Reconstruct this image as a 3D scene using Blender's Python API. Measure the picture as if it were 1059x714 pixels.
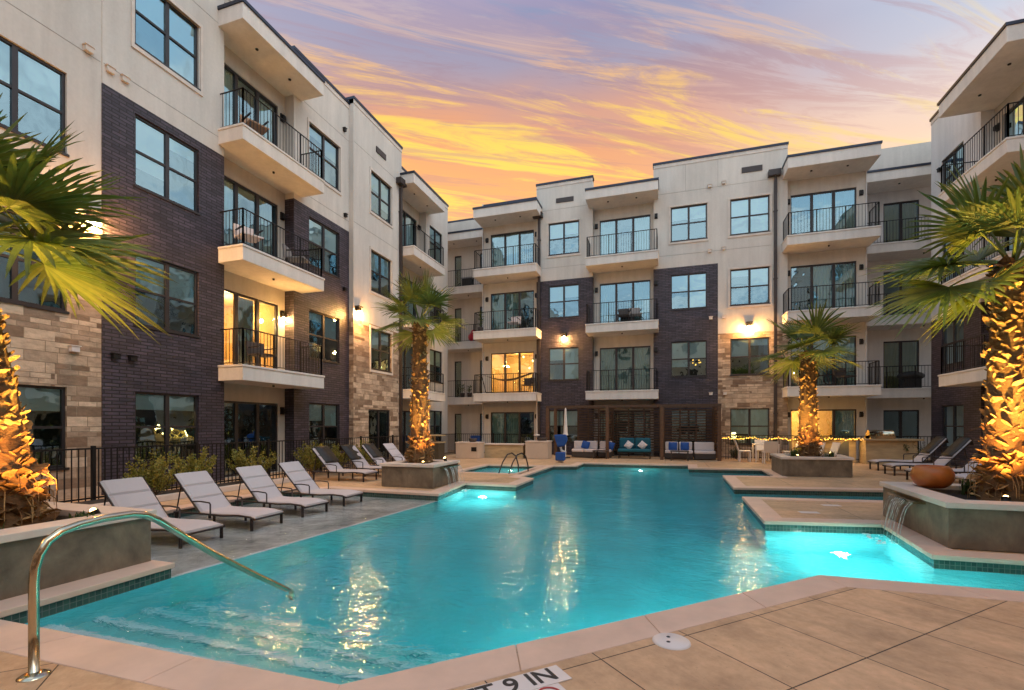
import bpy, bmesh, math, random
from mathutils import Vector, Matrix
R=math.radians; PI=math.pi
rnd=random.Random(7)
for o in list(bpy.data.objects): bpy.data.objects.remove(o)
sc=bpy.context.scene; COL=sc.collection
# ------------------------------------------------------------------ camera, sky, sun, exposure
cam=bpy.data.cameras.new('camera'); co=bpy.data.objects.new('camera',cam); COL.objects.link(co)
cam.lens=16.73; cam.sensor_width=36; cam.shift_y=0.0784; cam.clip_start=.05; cam.clip_end=2000
co.location=(0,0,1.5); co.rotation_euler=(R(90),0,R(17.857)); sc.camera=co
sc.view_settings.view_transform='Standard'; sc.view_settings.look='None'
sc.view_settings.exposure=0.27; sc.view_settings.gamma=1
try: sc.view_settings.use_curve_mapping=False
except Exception: pass
sc.render.engine='CYCLES'
cy=sc.cycles; cy.use_denoising=True; cy.max_bounces=9; cy.diffuse_bounces=3; cy.glossy_bounces=3
cy.transparent_max_bounces=14; cy.transmission_bounces=6; cy.volume_bounces=0
cy.caustics_reflective=False; cy.caustics_refractive=True
cy.sample_clamp_indirect=12; cy.use_adaptive_sampling=True
W=bpy.data.worlds.new('World'); sc.world=W; W.use_nodes=True
nt=W.node_tree; nt.nodes.clear()
class NB:
    """small node helper"""
    def __init__(s,nt): s.nt=nt
    def n(s,t,**k):
        x=s.nt.nodes.new(t)
        for a,b in k.items(): setattr(x,a,b)
        return x
    def l(s,a,b): s.nt.links.new(a,b)
    def put(s,v,sock):
        if hasattr(v,'is_output') : s.l(v,sock)
        elif v is not None: sock.default_value=v
    def math(s,op,a,b=None,c=None,clamp=False):
        x=s.n('ShaderNodeMath',operation=op); x.use_clamp=clamp
        s.put(a,x.inputs[0])
        if b is not None: s.put(b,x.inputs[1])
        if c is not None: s.put(c,x.inputs[2])
        return x.outputs[0]
    def mix(s,f,a,b,mode='MIX'):
        x=s.n('ShaderNodeMix',data_type='RGBA',blend_type=mode)
        s.put(f,x.inputs[0]); s.put(a,x.inputs[6]); s.put(b,x.inputs[7]); return x.outputs[2]
    def rng(s,v,a,b,c=0.,d=1.,smooth=False):
        x=s.n('ShaderNodeMapRange'); x.clamp=True
        if smooth: x.interpolation_type='SMOOTHSTEP'
        s.put(v,x.inputs[0])
        for i,q in enumerate((a,b,c,d)): x.inputs[i+1].default_value=q
        return x.outputs[0]
    def noise(s,vec,scale,detail=3,rough=.5,dist=0.):
        x=s.n('ShaderNodeTexNoise'); s.put(vec,x.inputs['Vector']); x.inputs['Scale'].default_value=scale
        x.inputs['Detail'].default_value=detail; x.inputs['Roughness'].default_value=rough
        x.inputs['Distortion'].default_value=dist; return x.outputs['Fac']
    def ramp(s,f,stops):
        x=s.n('ShaderNodeValToRGB'); s.put(f,x.inputs[0]); e=x.color_ramp.elements
        while len(e)>1: e.remove(e[-1])
        e[0].position=stops[0][0]; e[0].color=(*stops[0][1],1)
        for p,c in stops[1:]:
            k=e.new(p); k.color=(*c,1)
        return x.outputs[0]
    def mapping(s,vec,scale=(1,1,1),rot=(0,0,0),loc=(0,0,0)):
        x=s.n('ShaderNodeMapping'); s.put(vec,x.inputs[0]); x.inputs['Scale'].default_value=scale
        x.inputs['Rotation'].default_value=rot; x.inputs['Location'].default_value=loc; return x.outputs[0]
def c4(c): return (c[0],c[1],c[2],1)
def sky():
    b=NB(nt)
    tc=b.n('ShaderNodeTexCoord'); g=tc.outputs['Generated']
    sp=b.n('ShaderNodeSeparateXYZ'); b.l(g,sp.inputs[0]); x,y,z=sp.outputs
    zc=b.math('MAXIMUM',z,.06)
    cb=b.n('ShaderNodeCombineXYZ'); b.l(b.math('DIVIDE',x,zc),cb.inputs[0]); b.l(b.math('DIVIDE',y,zc),cb.inputs[1])
    cv=cb.outputs[0]
    # flat cloud sheet, stretched in streaks
    cr_=b.mapping(cv,(1,1,1),(0,0,R(-36)))
    v1=b.mapping(cr_,(.75,5.0,1),(0,0,0),(.3,.7,0))
    n1=b.noise(v1,1.25,12,.70,.9)
    v2=b.mapping(b.mapping(cv,(1,1,1),(0,0,R(-30))),(.8,6.0,1),(0,0,0),(4.1,1.7,0))
    n2=b.noise(v2,1.5,12,.72,.9)
    v3=b.mapping(cv,(.8,1.4,1),(0,0,R(30)),(1.5,9,0))
    n3=b.noise(v3,.8,4,.5,.2)
    # toward the sunset
    dt=b.n('ShaderNodeVectorMath',operation='DOT_PRODUCT'); b.l(g,dt.inputs[0]); dt.inputs[1].default_value=(-.36,.93,0)
    hz=b.math('DIVIDE',dt.outputs['Value'],b.math('POWER',b.math('ADD',b.math('MULTIPLY',x,x),b.math('ADD',b.math('MULTIPLY',y,y),1e-4)),.5))
    front=b.rng(hz,.05,.95,0,1,True)
    core=b.rng(hz,.74,1.0,0,1,True)
    el=z
    base=b.ramp(b.math('ADD',el,b.math('MULTIPLY',b.math('SUBTRACT',n3,.5),.22)),[(.0,(.80,.35,.06)),(.42,(.80,.33,.07)),(.50,(.68,.27,.10)),(.565,(.46,.24,.20)),(.62,(.27,.23,.32)),(.68,(.16,.20,.35)),(1,(.2,.26,.48))])
    side=b.ramp(el,[(0,(.95,.50,.16)),(.38,(.92,.50,.18)),(.46,(.72,.45,.30)),(.53,(.42,.36,.41)),(.62,(.29,.31,.44)),(.8,(.25,.29,.48)),(1,(.22,.30,.5))])
    fr=b.mix(core,side,base)
    bright=b.math('MULTIPLY',b.rng(n1,.47,.585,0,1,True),b.rng(el,.50,.70,1,.2))
    yel=b.ramp(el,[(0,(.84,.58,.03)),(.53,(.84,.55,.045)),(.6,(.80,.40,.11)),(.68,(.55,.40,.42)),(.8,(.4,.38,.5))])
    fr=b.mix(b.math('MULTIPLY',bright,b.math('ADD',.5,b.math('MULTIPLY',core,.5))),fr,yel)
    mauve=b.math('MULTIPLY',b.rng(n2,.47,.60,0,1,True),b.rng(el,.45,.6,.5,.75))
    fr=b.mix(mauve,fr,b.ramp(el,[(0,(.60,.22,.11)),(.5,(.47,.20,.15)),(.6,(.27,.18,.24)),(.68,(.22,.20,.36)),(.85,(.2,.22,.36))]))
    wh=b.math('MULTIPLY',b.rng(n3,.52,.72,0,1,True),b.rng(el,.5,.8,.0,.5))
    fr=b.mix(wh,fr,(.60,.44,.46,1))
    # behind the camera: pale open dusk sky
    bk=b.ramp(el,[(0,(.60,.66,.74)),(.3,(.75,.92,1.08)),(.6,(.66,.92,1.15)),(1,(.44,.64,.92))])
    bk=b.mix(b.math('MULTIPLY',b.rng(n3,.46,.58,0,1,True),.7),bk,(1.35,1.32,1.3,1))
    bk=b.mix(b.math('MULTIPLY',b.rng(n1,.48,.64,0,1,True),.4),bk,(.36,.42,.52,1))
    col=b.mix(front,bk,fr)
    bg=b.n('ShaderNodeBackground'); b.l(col,bg.inputs[0]); bg.inputs[1].default_value=1.0
    nis=b.n('ShaderNodeTexSky'); nis.sky_type='NISHITA'; nis.sun_disc=False; nis.sun_elevation=R(3); nis.sun_rotation=R(-21)
    bg2=b.n('ShaderNodeBackground'); b.l(nis.outputs[0],bg2.inputs[0]); bg2.inputs[1].default_value=.05
    ad=b.n('ShaderNodeAddShader'); b.l(bg.outputs[0],ad.inputs[0]); b.l(bg2.outputs[0],ad.inputs[1])
    o=b.n('ShaderNodeOutputWorld'); b.l(ad.outputs[0],o.inputs[0])
sky()
sl=bpy.data.lights.new('sky_glow_sun','SUN'); sl.energy=.8; sl.angle=R(30); sl.color=(1,.88,.76)
so=bpy.data.objects.new('sky_glow_sun',sl); COL.objects.link(so)
so.rotation_euler=Vector((-.62,.22,-.75)).to_track_quat('-Z','Y').to_euler()

# ------------------------------------------------------------------ materials
def newmat(name):
    m=bpy.data.materials.new(name); m.use_nodes=True; m.node_tree.nodes.clear()
    b=NB(m.node_tree); o=b.n('ShaderNodeOutputMaterial'); return m,b,o
def pbsdf(b,col,rough=.6,metal=0,spec=.5):
    p=b.n('ShaderNodeBsdfPrincipled'); b.put(c4(col) if isinstance(col,tuple) else col,p.inputs['Base Color'])
    b.put(rough,p.inputs['Roughness']); p.inputs['Metallic'].default_value=metal
    p.inputs['Specular IOR Level'].default_value=spec; return p
def bump(b,h,dist,strength=1.):
    x=b.n('ShaderNodeBump'); b.put(h,x.inputs['Height']); x.inputs['Distance'].default_value=dist; x.inputs['Strength'].default_value=strength
    return x.outputs[0]
def mat(name,col,rough=.6,metal=0,var=.15,scale=3.,bscale=40.,bd=.002,spec=.5,stretch=(1,1,1)):
    m,b,o=newmat(name); tc=b.n('ShaderNodeTexCoord').outputs['Object']
    v=b.mapping(tc,stretch)
    n=b.noise(v,scale,5,.6); f=b.rng(n,.25,.75,1-var,1+var)
    cc=b.mix(1.0,c4(col),f,'MULTIPLY')
    p=pbsdf(b,cc,rough,metal,spec)
    b.l(b.rng(b.noise(v,scale*2.3,4),.3,.7,max(.02,rough-.08),min(1,rough+.08)),p.inputs['Roughness'])
    if bd: b.l(bump(b,b.noise(v,bscale,3),bd,.6),p.inputs['Normal'])
    b.l(p.outputs[0],o.inputs[0]); return m
def wallvec(b):
    tc=b.n('ShaderNodeTexCoord').outputs['Object']; sp=b.n('ShaderNodeSeparateXYZ'); b.l(tc,sp.inputs[0])
    ge=b.n('ShaderNodeNewGeometry'); sn=b.n('ShaderNodeSeparateXYZ'); b.l(ge.outputs['Normal'],sn.inputs[0])
    f=b.math('GREATER_THAN',b.math('ABSOLUTE',sn.outputs[0]),.5)
    u=b.math('ADD',b.math('MULTIPLY',f,sp.outputs[1]),b.math('MULTIPLY',b.math('SUBTRACT',1.,f),sp.outputs[0]))
    cb=b.n('ShaderNodeCombineXYZ'); b.l(u,cb.inputs[0]); b.l(sp.outputs[2],cb.inputs[1]); return cb.outputs[0],tc
def m_brick():
    m,b,o=newmat('dark_brick'); v,tc=wallvec(b)
    t=b.n('ShaderNodeTexBrick'); b.l(v,t.inputs['Vector']); t.offset=.5
    t.inputs['Scale'].default_value=1; t.inputs['Brick Width'].default_value=.30; t.inputs['Row Height'].default_value=.078
    t.inputs['Mortar Size'].default_value=.014; t.inputs['Mortar Smooth'].default_value=.2; t.inputs['Bias'].default_value=-.1
    t.inputs['Color1'].default_value=(.068,.052,.074,1); t.inputs['Color2'].default_value=(.026,.020,.032,1); t.inputs['Mortar'].default_value=(.014,.011,.014,1)
    n=b.noise(tc,1.2,5,.6); n9=b.noise(tc,7,4,.7); col=b.mix(1.,t.outputs['Color'],b.math('MULTIPLY',b.rng(n,.25,.75,.75,1.3),b.rng(n9,.3,.7,.8,1.25)),'MULTIPLY')
    p=pbsdf(b,col,.55); h=b.math('ADD',b.math('MULTIPLY',t.outputs['Fac'],-1.),b.math('MULTIPLY',b.noise(tc,60,3),.25))
    b.l(bump(b,h,.008,.9),p.inputs['Normal']); b.l(p.outputs[0],o.inputs[0]); return m
def m_stone():
    m,b,o=newmat('limestone_blocks'); v,tc=wallvec(b)
    def br(w,h,off,loc):
        t=b.n('ShaderNodeTexBrick'); b.l(b.mapping(v,(1,1,1),(0,0,0),loc),t.inputs['Vector']); t.offset=off
        t.inputs['Scale'].default_value=1; t.inputs['Brick Width'].default_value=w; t.inputs['Row Height'].default_value=h
        t.inputs['Mortar Size'].default_value=.007; t.inputs['Mortar Smooth'].default_value=.3; t.inputs['Bias'].default_value=0
        t.inputs['Color1'].default_value=(.66,.50,.36,1); t.inputs['Color2'].default_value=(.20,.125,.08,1); t.inputs['Mortar'].default_value=(.33,.25,.17,1)
        return t
    a=br(.52,.21,.37,(0,0,0)); c=br(.33,.105,.6,(.13,0,0)); 
    ch=b.n('ShaderNodeTexWhiteNoise'); ch.noise_dimensions='2D'
    sp=b.n('ShaderNodeSeparateXYZ'); b.l(v,sp.inputs[0])
    row=b.math('FLOOR',b.math('DIVIDE',sp.outputs[1],.21)); cell=b.math('FLOOR',b.math('DIVIDE',sp.outputs[0],1.24))
    cb=b.n('ShaderNodeCombineXYZ'); b.l(row,cb.inputs[0]); b.l(cell,cb.inputs[1]); b.l(cb.outputs[0],ch.inputs[0])
    f=b.math('GREATER_THAN',ch.outputs['Value'],.55)
    col=b.mix(f,a.outputs['Color'],c.outputs['Color']); fac=b.math('ADD',b.math('MULTIPLY',b.math('SUBTRACT',1.,f),a.outputs['Fac']),b.math('MULTIPLY',f,c.outputs['Fac']))
    n=b.noise(b.mapping(tc,(1,1,2.5)),4,6,.65); col=b.mix(1.,col,b.rng(n,.28,.72,.65,1.25),'MULTIPLY')
    p=pbsdf(b,col,.8,0,.25); h=b.math('ADD',b.math('MULTIPLY',fac,-1.),b.math('MULTIPLY',b.noise(tc,18,5,.7),.7))
    b.l(bump(b,h,.018,1.),p.inputs['Normal']); b.l(p.outputs[0],o.inputs[0]); return m
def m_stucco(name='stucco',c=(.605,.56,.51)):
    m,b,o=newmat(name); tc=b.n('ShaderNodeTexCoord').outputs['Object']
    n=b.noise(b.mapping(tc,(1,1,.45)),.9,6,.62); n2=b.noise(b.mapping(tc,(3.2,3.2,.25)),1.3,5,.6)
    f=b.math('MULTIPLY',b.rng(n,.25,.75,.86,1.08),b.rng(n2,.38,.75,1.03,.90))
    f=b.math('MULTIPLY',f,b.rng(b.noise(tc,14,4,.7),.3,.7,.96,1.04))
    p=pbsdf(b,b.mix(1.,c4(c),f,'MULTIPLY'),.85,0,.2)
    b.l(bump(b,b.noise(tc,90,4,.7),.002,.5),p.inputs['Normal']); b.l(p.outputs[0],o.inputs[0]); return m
def m_glass():
    m,b,o=newmat('window_glass'); tc=b.n('ShaderNodeTexCoord').outputs['Object']
    lw=b.n('ShaderNodeLayerWeight'); lw.inputs['Blend'].default_value=.35
    f=b.rng(lw.outputs['Fresnel'],0,1,.31,1.)
    tr=b.n('ShaderNodeBsdfTransparent'); tr.inputs[0].default_value=(.80,.97,1,1)
    gl=b.n('ShaderNodeBsdfGlossy'); gl.inputs[0].default_value=(.60,.88,1,1); gl.inputs['Roughness'].default_value=.02
    b.l(bump(b,b.noise(tc,1.3,2),.04,.28),gl.inputs['Normal'])
    mx=b.n('ShaderNodeMixShader'); b.l(f,mx.inputs[0]); b.l(tr.outputs[0],mx.inputs[1]); b.l(gl.outputs[0],mx.inputs[2]); b.l(mx.outputs[0],o.inputs[0]); return m
def m_emit(name,col,s):
    m,b,o=newmat(name); e=b.n('ShaderNodeEmission'); e.inputs[0].default_value=c4(col); e.inputs[1].default_value=s; b.l(e.outputs[0],o.inputs[0]); return m
def m_water():
    m,b,o=newmat('pool_water'); tc=b.n('ShaderNodeTexCoord').outputs['Object']
    h=b.math('ADD',b.noise(b.mapping(tc,(1,1.25,1)),7,4,.55,.7),b.math('MULTIPLY',b.noise(b.mapping(tc,(1,1,1),(0,0,.5)),2.0,3,.5,.4),1.6))
    g=b.n('ShaderNodeBsdfGlass'); g.inputs['IOR'].default_value=1.33; g.inputs['Roughness'].default_value=.0
    b.l(bump(b,h,.024,.47),g.inputs['Normal']); b.l(g.outputs[0],o.inputs[0])
    va=b.n('ShaderNodeVolumeAbsorption'); va.inputs[0].default_value=(.0,.86,.91,1); va.inputs[1].default_value=.46
    b.l(va.outputs[0],o.inputs[1]); return m
def m_deck(name,rot,ox,oy,size,col,jw=.006):
    m,b,o=newmat(name); tc=b.n('ShaderNodeTexCoord').outputs['Object']
    v=b.mapping(tc,(1,1,1),(0,0,rot),(ox,oy,0))
    sp=b.n('ShaderNodeSeparateXYZ'); b.l(v,sp.inputs[0])
    def line(s):
        fr=b.math('FRACT',b.math('DIVIDE',s,size)); d=b.math('MULTIPLY',b.math('MINIMUM',fr,b.math('SUBTRACT',1.,fr)),size)
        return b.math('LESS_THAN',d,jw)
    j=b.math('MAXIMUM',line(sp.outputs[0]),line(sp.outputs[1]))
    wn=b.n('ShaderNodeTexWhiteNoise'); wn.noise_dimensions='2D'
    cb=b.n('ShaderNodeCombineXYZ'); b.l(b.math('FLOOR',b.math('DIVIDE',sp.outputs[0],size)),cb.inputs[0]); b.l(b.math('FLOOR',b.math('DIVIDE',sp.outputs[1],size)),cb.inputs[1]); b.l(cb.outputs[0],wn.inputs[0])
    n=b.noise(b.mapping(v,(1,2.6,1)),1.7,7,.65,.4); n2=b.noise(v,11,6,.7)
    f=b.math('MULTIPLY',b.rng(n,.3,.7,.80,1.16),b.rng(n2,.3,.75,1.08,.86))
    f=b.math('MULTIPLY',f,b.rng(wn.outputs['Value'],0,1,.94,1.06))
    sp2=b.math('GREATER_THAN',b.noise(b.mapping(v,(1,1.6,1)),26,3,.6),.69)
    f=b.math('MULTIPLY',f,b.math('SUBTRACT',1.,b.math('MULTIPLY',sp2,.28)))
    st=b.noise(v,.55,5,.55,.8); f=b.math('MULTIPLY',f,b.rng(st,.42,.62,1.06,.84,True))
    cc=b.mix(1.,c4(col),f,'MULTIPLY'); cc=b.mix(j,cc,(.045,.03,.02,1))
    p=pbsdf(b,cc,.62,0,.4); b.l(b.rng(n2,.3,.7,.45,.75),p.inputs['Roughness'])
    hh=b.math('ADD',b.math('MULTIPLY',j,-1.),b.math('MULTIPLY',n2,.35))
    b.l(bump(b,hh,.004,.7),p.inputs['Normal']); b.l(p.outputs[0],o.inputs[0]); return m
def m_conc(name,col,sc_=1.6):
    m,b,o=newmat(name); tc=b.n('ShaderNodeTexCoord').outputs['Object']
    n=b.noise(tc,sc_,7,.62,.5); n2=b.noise(b.mapping(tc,(1,1,.5)),sc_*4,5,.65)
    f=b.math('MULTIPLY',b.rng(n,.32,.68,.55,1.35),b.rng(n2,.3,.7,.8,1.18))
    p=pbsdf(b,b.mix(1.,c4(col),f,'MULTIPLY'),.5,0,.45)
    b.l(bump(b,b.noise(tc,30,5,.7),.003,.5),p.inputs['Normal']); b.l(p.outputs[0],o.inputs[0]); return m
def m_leaf(name,col,col2):
    m,b,o=newmat(name); tc=b.n('ShaderNodeTexCoord').outputs['Object']
    ge=b.n('ShaderNodeNewGeometry'); r=ge.outputs['Random Per Island']
    c=b.mix(r,c4(col),c4(col2)); c=b.mix(1.,c,b.rng(b.noise(tc,9,3),.3,.7,.8,1.2),'MULTIPLY')
    p=pbsdf(b,c,.45,0,.4); t=b.n('ShaderNodeBsdfTranslucent'); b.l(b.mix(1.,c,(1.2,1.3,.6,1),'MULTIPLY'),t.inputs[0])
    mx=b.n('ShaderNodeMixShader'); mx.inputs[0].default_value=.28; b.l(p.outputs[0],mx.inputs[1]); b.l(t.outputs[0],mx.inputs[2]); b.l(mx.outputs[0],o.inputs[0]); return m
def m_island(name,c1,c2,rough=.8):
    m,b,o=newmat(name); ge=b.n('ShaderNodeNewGeometry'); tc=b.n('ShaderNodeTexCoord').outputs['Object']
    c=b.mix(ge.outputs['Random Per Island'],c4(c1),c4(c2)); c=b.mix(1.,c,b.rng(b.noise(b.mapping(tc,(1,1,2.5)),16,6,.75),.32,.68,.45,1.4),'MULTIPLY')
    p=pbsdf(b,c,.92,0,.08); b.l(bump(b,b.noise(b.mapping(tc,(1,1,.4)),70,5,.75),.008,1.),p.inputs['Normal']); b.l(p.outputs[0],o.inputs[0]); return m
def m_tile(name,c1,c2,w,h):
    m,b,o=newmat(name); v,tc=wallvec(b)
    t=b.n('ShaderNodeTexBrick'); b.l(v,t.inputs['Vector']); t.offset=0; t.inputs['Scale'].default_value=1
    t.inputs['Brick Width'].default_value=w; t.inputs['Row Height'].default_value=h; t.inputs['Mortar Size'].default_value=.003
    t.inputs['Color1'].default_value=c4(c1); t.inputs['Color2'].default_value=c4(c2); t.inputs['Mortar'].default_value=(.15,.16,.14,1)
    p=pbsdf(b,t.outputs['Color'],.2); b.l(p.outputs[0],o.inputs[0]); return m
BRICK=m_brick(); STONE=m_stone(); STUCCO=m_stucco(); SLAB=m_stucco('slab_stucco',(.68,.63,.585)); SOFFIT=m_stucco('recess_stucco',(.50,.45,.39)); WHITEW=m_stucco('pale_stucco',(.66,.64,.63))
GLASS=m_glass(); FRAME=mat('bronze_frame',(.035,.030,.032),.4,.3,.1,3,30,0); TRIM=mat('trim_paint',(.60,.53,.47),.6)
CAP=mat('dark_metal_cap',(.028,.034,.055),.35,.5,.1,2,20,0); SPOUT=mat('brown_metal',(.05,.038,.036),.45,.4,.1)
BLIND=mat('blind_fabric',(.86,.93,.92),.8,0,.05); CURT=mat('curtain_fabric',(.36,.48,.44),.85,0,.15); DARKW=mat('unlit_room_shade',(.022,.024,.022),.8); WARMW=mat('warm_room_paint',(.75,.52,.26),.8)  # near-black DARKW puts the shade of unlit rooms into their wall colour
IRON=mat('black_iron',(.018,.016,.016),.45,.5,.1,3,30,0); CHROME=mat('polished_steel',(.60,.50,.35),.14,1,.05,3,30,0)
COPING=mat('coping_stone',(.66,.46,.35),.55,0,.12,2.2,45,.002,.4); CONC=m_conc('dark_cast_concrete',(.165,.128,.09),2.2); CAPST=mat('planter_cap_stone',(.62,.52,.45),.6,0,.12,2.5)
STEPM=mat('step_plaster',(.30,.74,.72),.7,0,.1,3,8,.004); PLASTER=mat('pool_plaster',(.16,.70,.76),.7,0,.14,1.6,8,.004); LEDGEM=m_conc('ledge_plaster',(.58,.59,.56),1.1); NOSE=mat('step_nosing',(.96,.97,.97),.5)
TILE=m_tile('waterline_tile',(.05,.11,.085),(.03,.06,.05),.05,.05); WATER=m_water()
DECK=m_deck('deck_paving',0,0,0,1.5,(.55,.35,.20),.004); NEARD=m_deck('near_deck_paving',R(45),1.683,-2.66,.765,(.60,.375,.215),.0042)
SOIL=mat('planter_soil',(.035,.025,.018),.95,0,.4,6,30,.02); LEAF=m_leaf('palm_leaf',(.06,.10,.022),(.15,.17,.04)); BOOT=m_island('palm_boot',(.46,.28,.12),(.13,.07,.035)); CORE=mat('palm_fibre',(.14,.08,.04),.95,0,.4,8,40,.02,.2,(1,1,4))
SHRUB=m_leaf('shrub_leaf',(.11,.14,.02),(.36,.30,.07)); GRASSM=m_leaf('grass_leaf',(.03,.06,.015),(.07,.10,.03))
SLING=mat('sling_fabric',(.50,.46,.475),.75,0,.05,3,220,.001,.2); CHFR=mat('chaise_frame',(.035,.024,.022),.45,.3,.1); WOOD=mat('stained_cedar',(.12,.062,.034),.6,0,.3,3,40,.003,.3,(1,1,9)); WOODH=mat('stained_cedar_slat',(.085,.048,.03),.6,0,.3,3,40,.003,.3,(5,1,1))
TEAL=mat('teal_fabric',(.006,.095,.14),.8,0,.15); BLUE=mat('blue_fabric',(.006,.06,.26),.7,0,.15); CREAM=mat('cream_cushion',(.62,.54,.52),.8,0,.06); WICK=mat('dark_wicker',(.045,.032,.026),.6,0,.3,30,80,.004)
WHITEP=mat('white_resin',(.72,.66,.60),.4,0,.05); TERRA=mat('orange_glazed_bowl',(.42,.115,.02),.38,0,.25,3,12,.002); BOXM=mat('tan_cast_box',(.52,.41,.32),.6,0,.08,2)
TRAV=mat('travertine',(.44,.33,.19),.6,0,.25,2.2,20,.004,.3,(1,1,4)); RED=mat('red_plastic',(.5,.01,.03),.4); GREYF=mat('grey_fabric',(.22,.21,.21),.8); BLACK=mat('black_cover',(.015,.014,.014),.6); WHITET=mat('white_ceramic',(.72,.64,.60),.4,0,.05); INK=mat('black_ink',(.02,.02,.02),.5,0,.05); REDINK=mat('red_ink',(.45,.05,.04),.5,0,.05)
WARM=(1.,.56,.17); BULB=m_emit('lamp_glow',(1,.55,.17),900); STRB=m_emit('string_bulb_glow',(1,.48,.06),3.2); LENS=m_emit('spot_lens_glow',(1,.60,.2),14); PEND=m_emit('pendant_glow',(1,.70,.28),7)
FALL=None
def m_fall():
    m,b,o=newmat('falling_water'); tc=b.n('ShaderNodeTexCoord').outputs['Object']
    n=b.noise(b.mapping(tc,(14,14,1.2)),2.0,4,.6); f=b.rng(n,.4,.62,.10,.9)
    tr=b.n('ShaderNodeBsdfTransparent'); p=pbsdf(b,(.7,.75,.72),.08); p.inputs['Specular IOR Level'].default_value=.8
    mx=b.n('ShaderNodeMixShader'); b.l(f,mx.inputs[0]); b.l(tr.outputs[0],mx.inputs[1]); b.l(p.outputs[0],mx.inputs[2]); b.l(mx.outputs[0],o.inputs[0]); return m
FALL=m_fall()

# ------------------------------------------------------------------ mesh helpers
class MB:
    def __init__(s): s.v=[]; s.f=[]; s.sm=[]
    def add(s,vs,fs,smooth=False):
        k=len(s.v); s.v+= [tuple(p) for p in vs]; s.f+=[tuple(i+k for i in f) for f in fs]; s.sm+=[smooth]*len(fs); return s
    def box(s,x0,y0,z0,x1,y1,z1,M=None):
        x0,x1=min(x0,x1),max(x0,x1); y0,y1=min(y0,y1),max(y0,y1); z0,z1=min(z0,z1),max(z0,z1)
        v=[Vector(p) for p in ((x0,y0,z0),(x1,y0,z0),(x1,y1,z0),(x0,y1,z0),(x0,y0,z1),(x1,y0,z1),(x1,y1,z1),(x0,y1,z1))]
        if M is not None: v=[M@p for p in v]
        return s.add(v,[(0,3,2,1),(4,5,6,7),(0,1,5,4),(1,2,6,5),(2,3,7,6),(3,0,4,7)])
    def quad(s,a,b,c,d): return s.add([a,b,c,d],[(0,1,2,3)])
    def tube(s,pts,r,n=8,close=False,smooth=True):
        pts=[Vector(p) for p in pts]; rs=r if isinstance(r,(list,tuple)) else [r]*len(pts)
        m=len(pts); vs=[]; up=None
        for i,p in enumerate(pts):
            t=(pts[(i+1)%m]-pts[i-1]) if close else (pts[min(i+1,m-1)]-pts[max(i-1,0)])
            t.normalize()
            if up is None: up=Vector((0,0,1)) if abs(t.z)<.9 else Vector((1,0,0))
            a=t.cross(up)
            if a.length<1e-4: a=t.cross(Vector((0,1,0)))
            a.normalize(); bb=a.cross(t).normalized(); up=bb
            for k in range(n):
                q=2*PI*k/n; vs.append(p+(a*math.cos(q)+bb*math.sin(q))*rs[i])
        fs=[]
        for i in range(m if close else m-1):
            j=(i+1)%m
            for k in range(n): fs.append((i*n+k,i*n+(k+1)%n,j*n+(k+1)%n,j*n+k))
        s.add(vs,fs,smooth)
        if not close: s.f+= [tuple(len(s.v)-len(vs)+k for k in range(n)),tuple(len(s.v)-n+k for k in range(n-1,-1,-1))]; s.sm+=[False,False]
        return s
    def lathe(s,prof,c=(0,0,0),n=20,smooth=True):
        vs=[];m=len(prof)
        for r,z in prof:
            for k in range(n):
                q=2*PI*k/n; vs.append((c[0]+max(r,1e-4)*math.cos(q),c[1]+max(r,1e-4)*math.sin(q),c[2]+z))
        return s.add(vs,[(i*n+k,i*n+(k+1)%n,(i+1)*n+(k+1)%n,(i+1)*n+k) for i in range(m-1) for k in range(n)],smooth)
    def prism(s,poly,z0,z1,axis=None):
        n=len(poly); vs=[(p[0],p[1],z0) for p in poly]+[(p[0],p[1],z1) for p in poly]
        return s.add(vs,[tuple(range(n-1,-1,-1)),tuple(range(n,2*n))]+[(i,(i+1)%n,(i+1)%n+n,i+n) for i in range(n)])
    def ball(s,c,r,n=10,m=7,sq=(1,1,1)):
        vs=[];fs=[]
        for i in range(m+1):
            t=PI*i/m
            for k in range(n):
                q=2*PI*k/n; vs.append((c[0]+r*sq[0]*math.sin(t)*math.cos(q),c[1]+r*sq[1]*math.sin(t)*math.sin(q),c[2]+r*sq[2]*math.cos(t)))
        for i in range(m):
            for k in range(n): fs.append((i*n+k,(i+1)*n+k,(i+1)*n+(k+1)%n,i*n+(k+1)%n))
        return s.add(vs,fs,True)
    def build(s,name,m,parent=None,bev=0,recalc=False,seg=2):
        me=bpy.data.meshes.new(name); me.from_pydata(s.v,[],s.f); me.materials.append(m)
        me.polygons.foreach_set('use_smooth',s.sm)
        if recalc:
            bm=bmesh.new(); bm.from_mesh(me); bmesh.ops.recalc_face_normals(bm,faces=bm.faces); bm.to_mesh(me); bm.free()
        me.update()
        o=bpy.data.objects.new(name,me); COL.objects.link(o)
        if parent is not None: o.parent=parent
        if bev:
            md=o.modifiers.new('bevel','BEVEL'); md.width=bev; md.segments=seg; md.limit_method='ANGLE'
        return o
def tag(o,label=None,cat=None,group=None,kind=None):
    if label: o['label']=label
    if cat: o['category']=cat
    if group: o['group']=group
    if kind: o['kind']=kind
    return o
def thing(name,label,cat,loc=(0,0,0),rz=0,group=None):
    o=bpy.data.objects.new(name,None); o.empty_display_size=.2; COL.objects.link(o); o.location=loc; o.rotation_euler=(0,0,rz)
    return tag(o,label,cat,group)
def struct(mb,name,m,**k): return tag(mb.build(name,m,**k),kind='structure')
def kids(o): return [c for c in COL.objects if c.parent==o]
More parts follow.
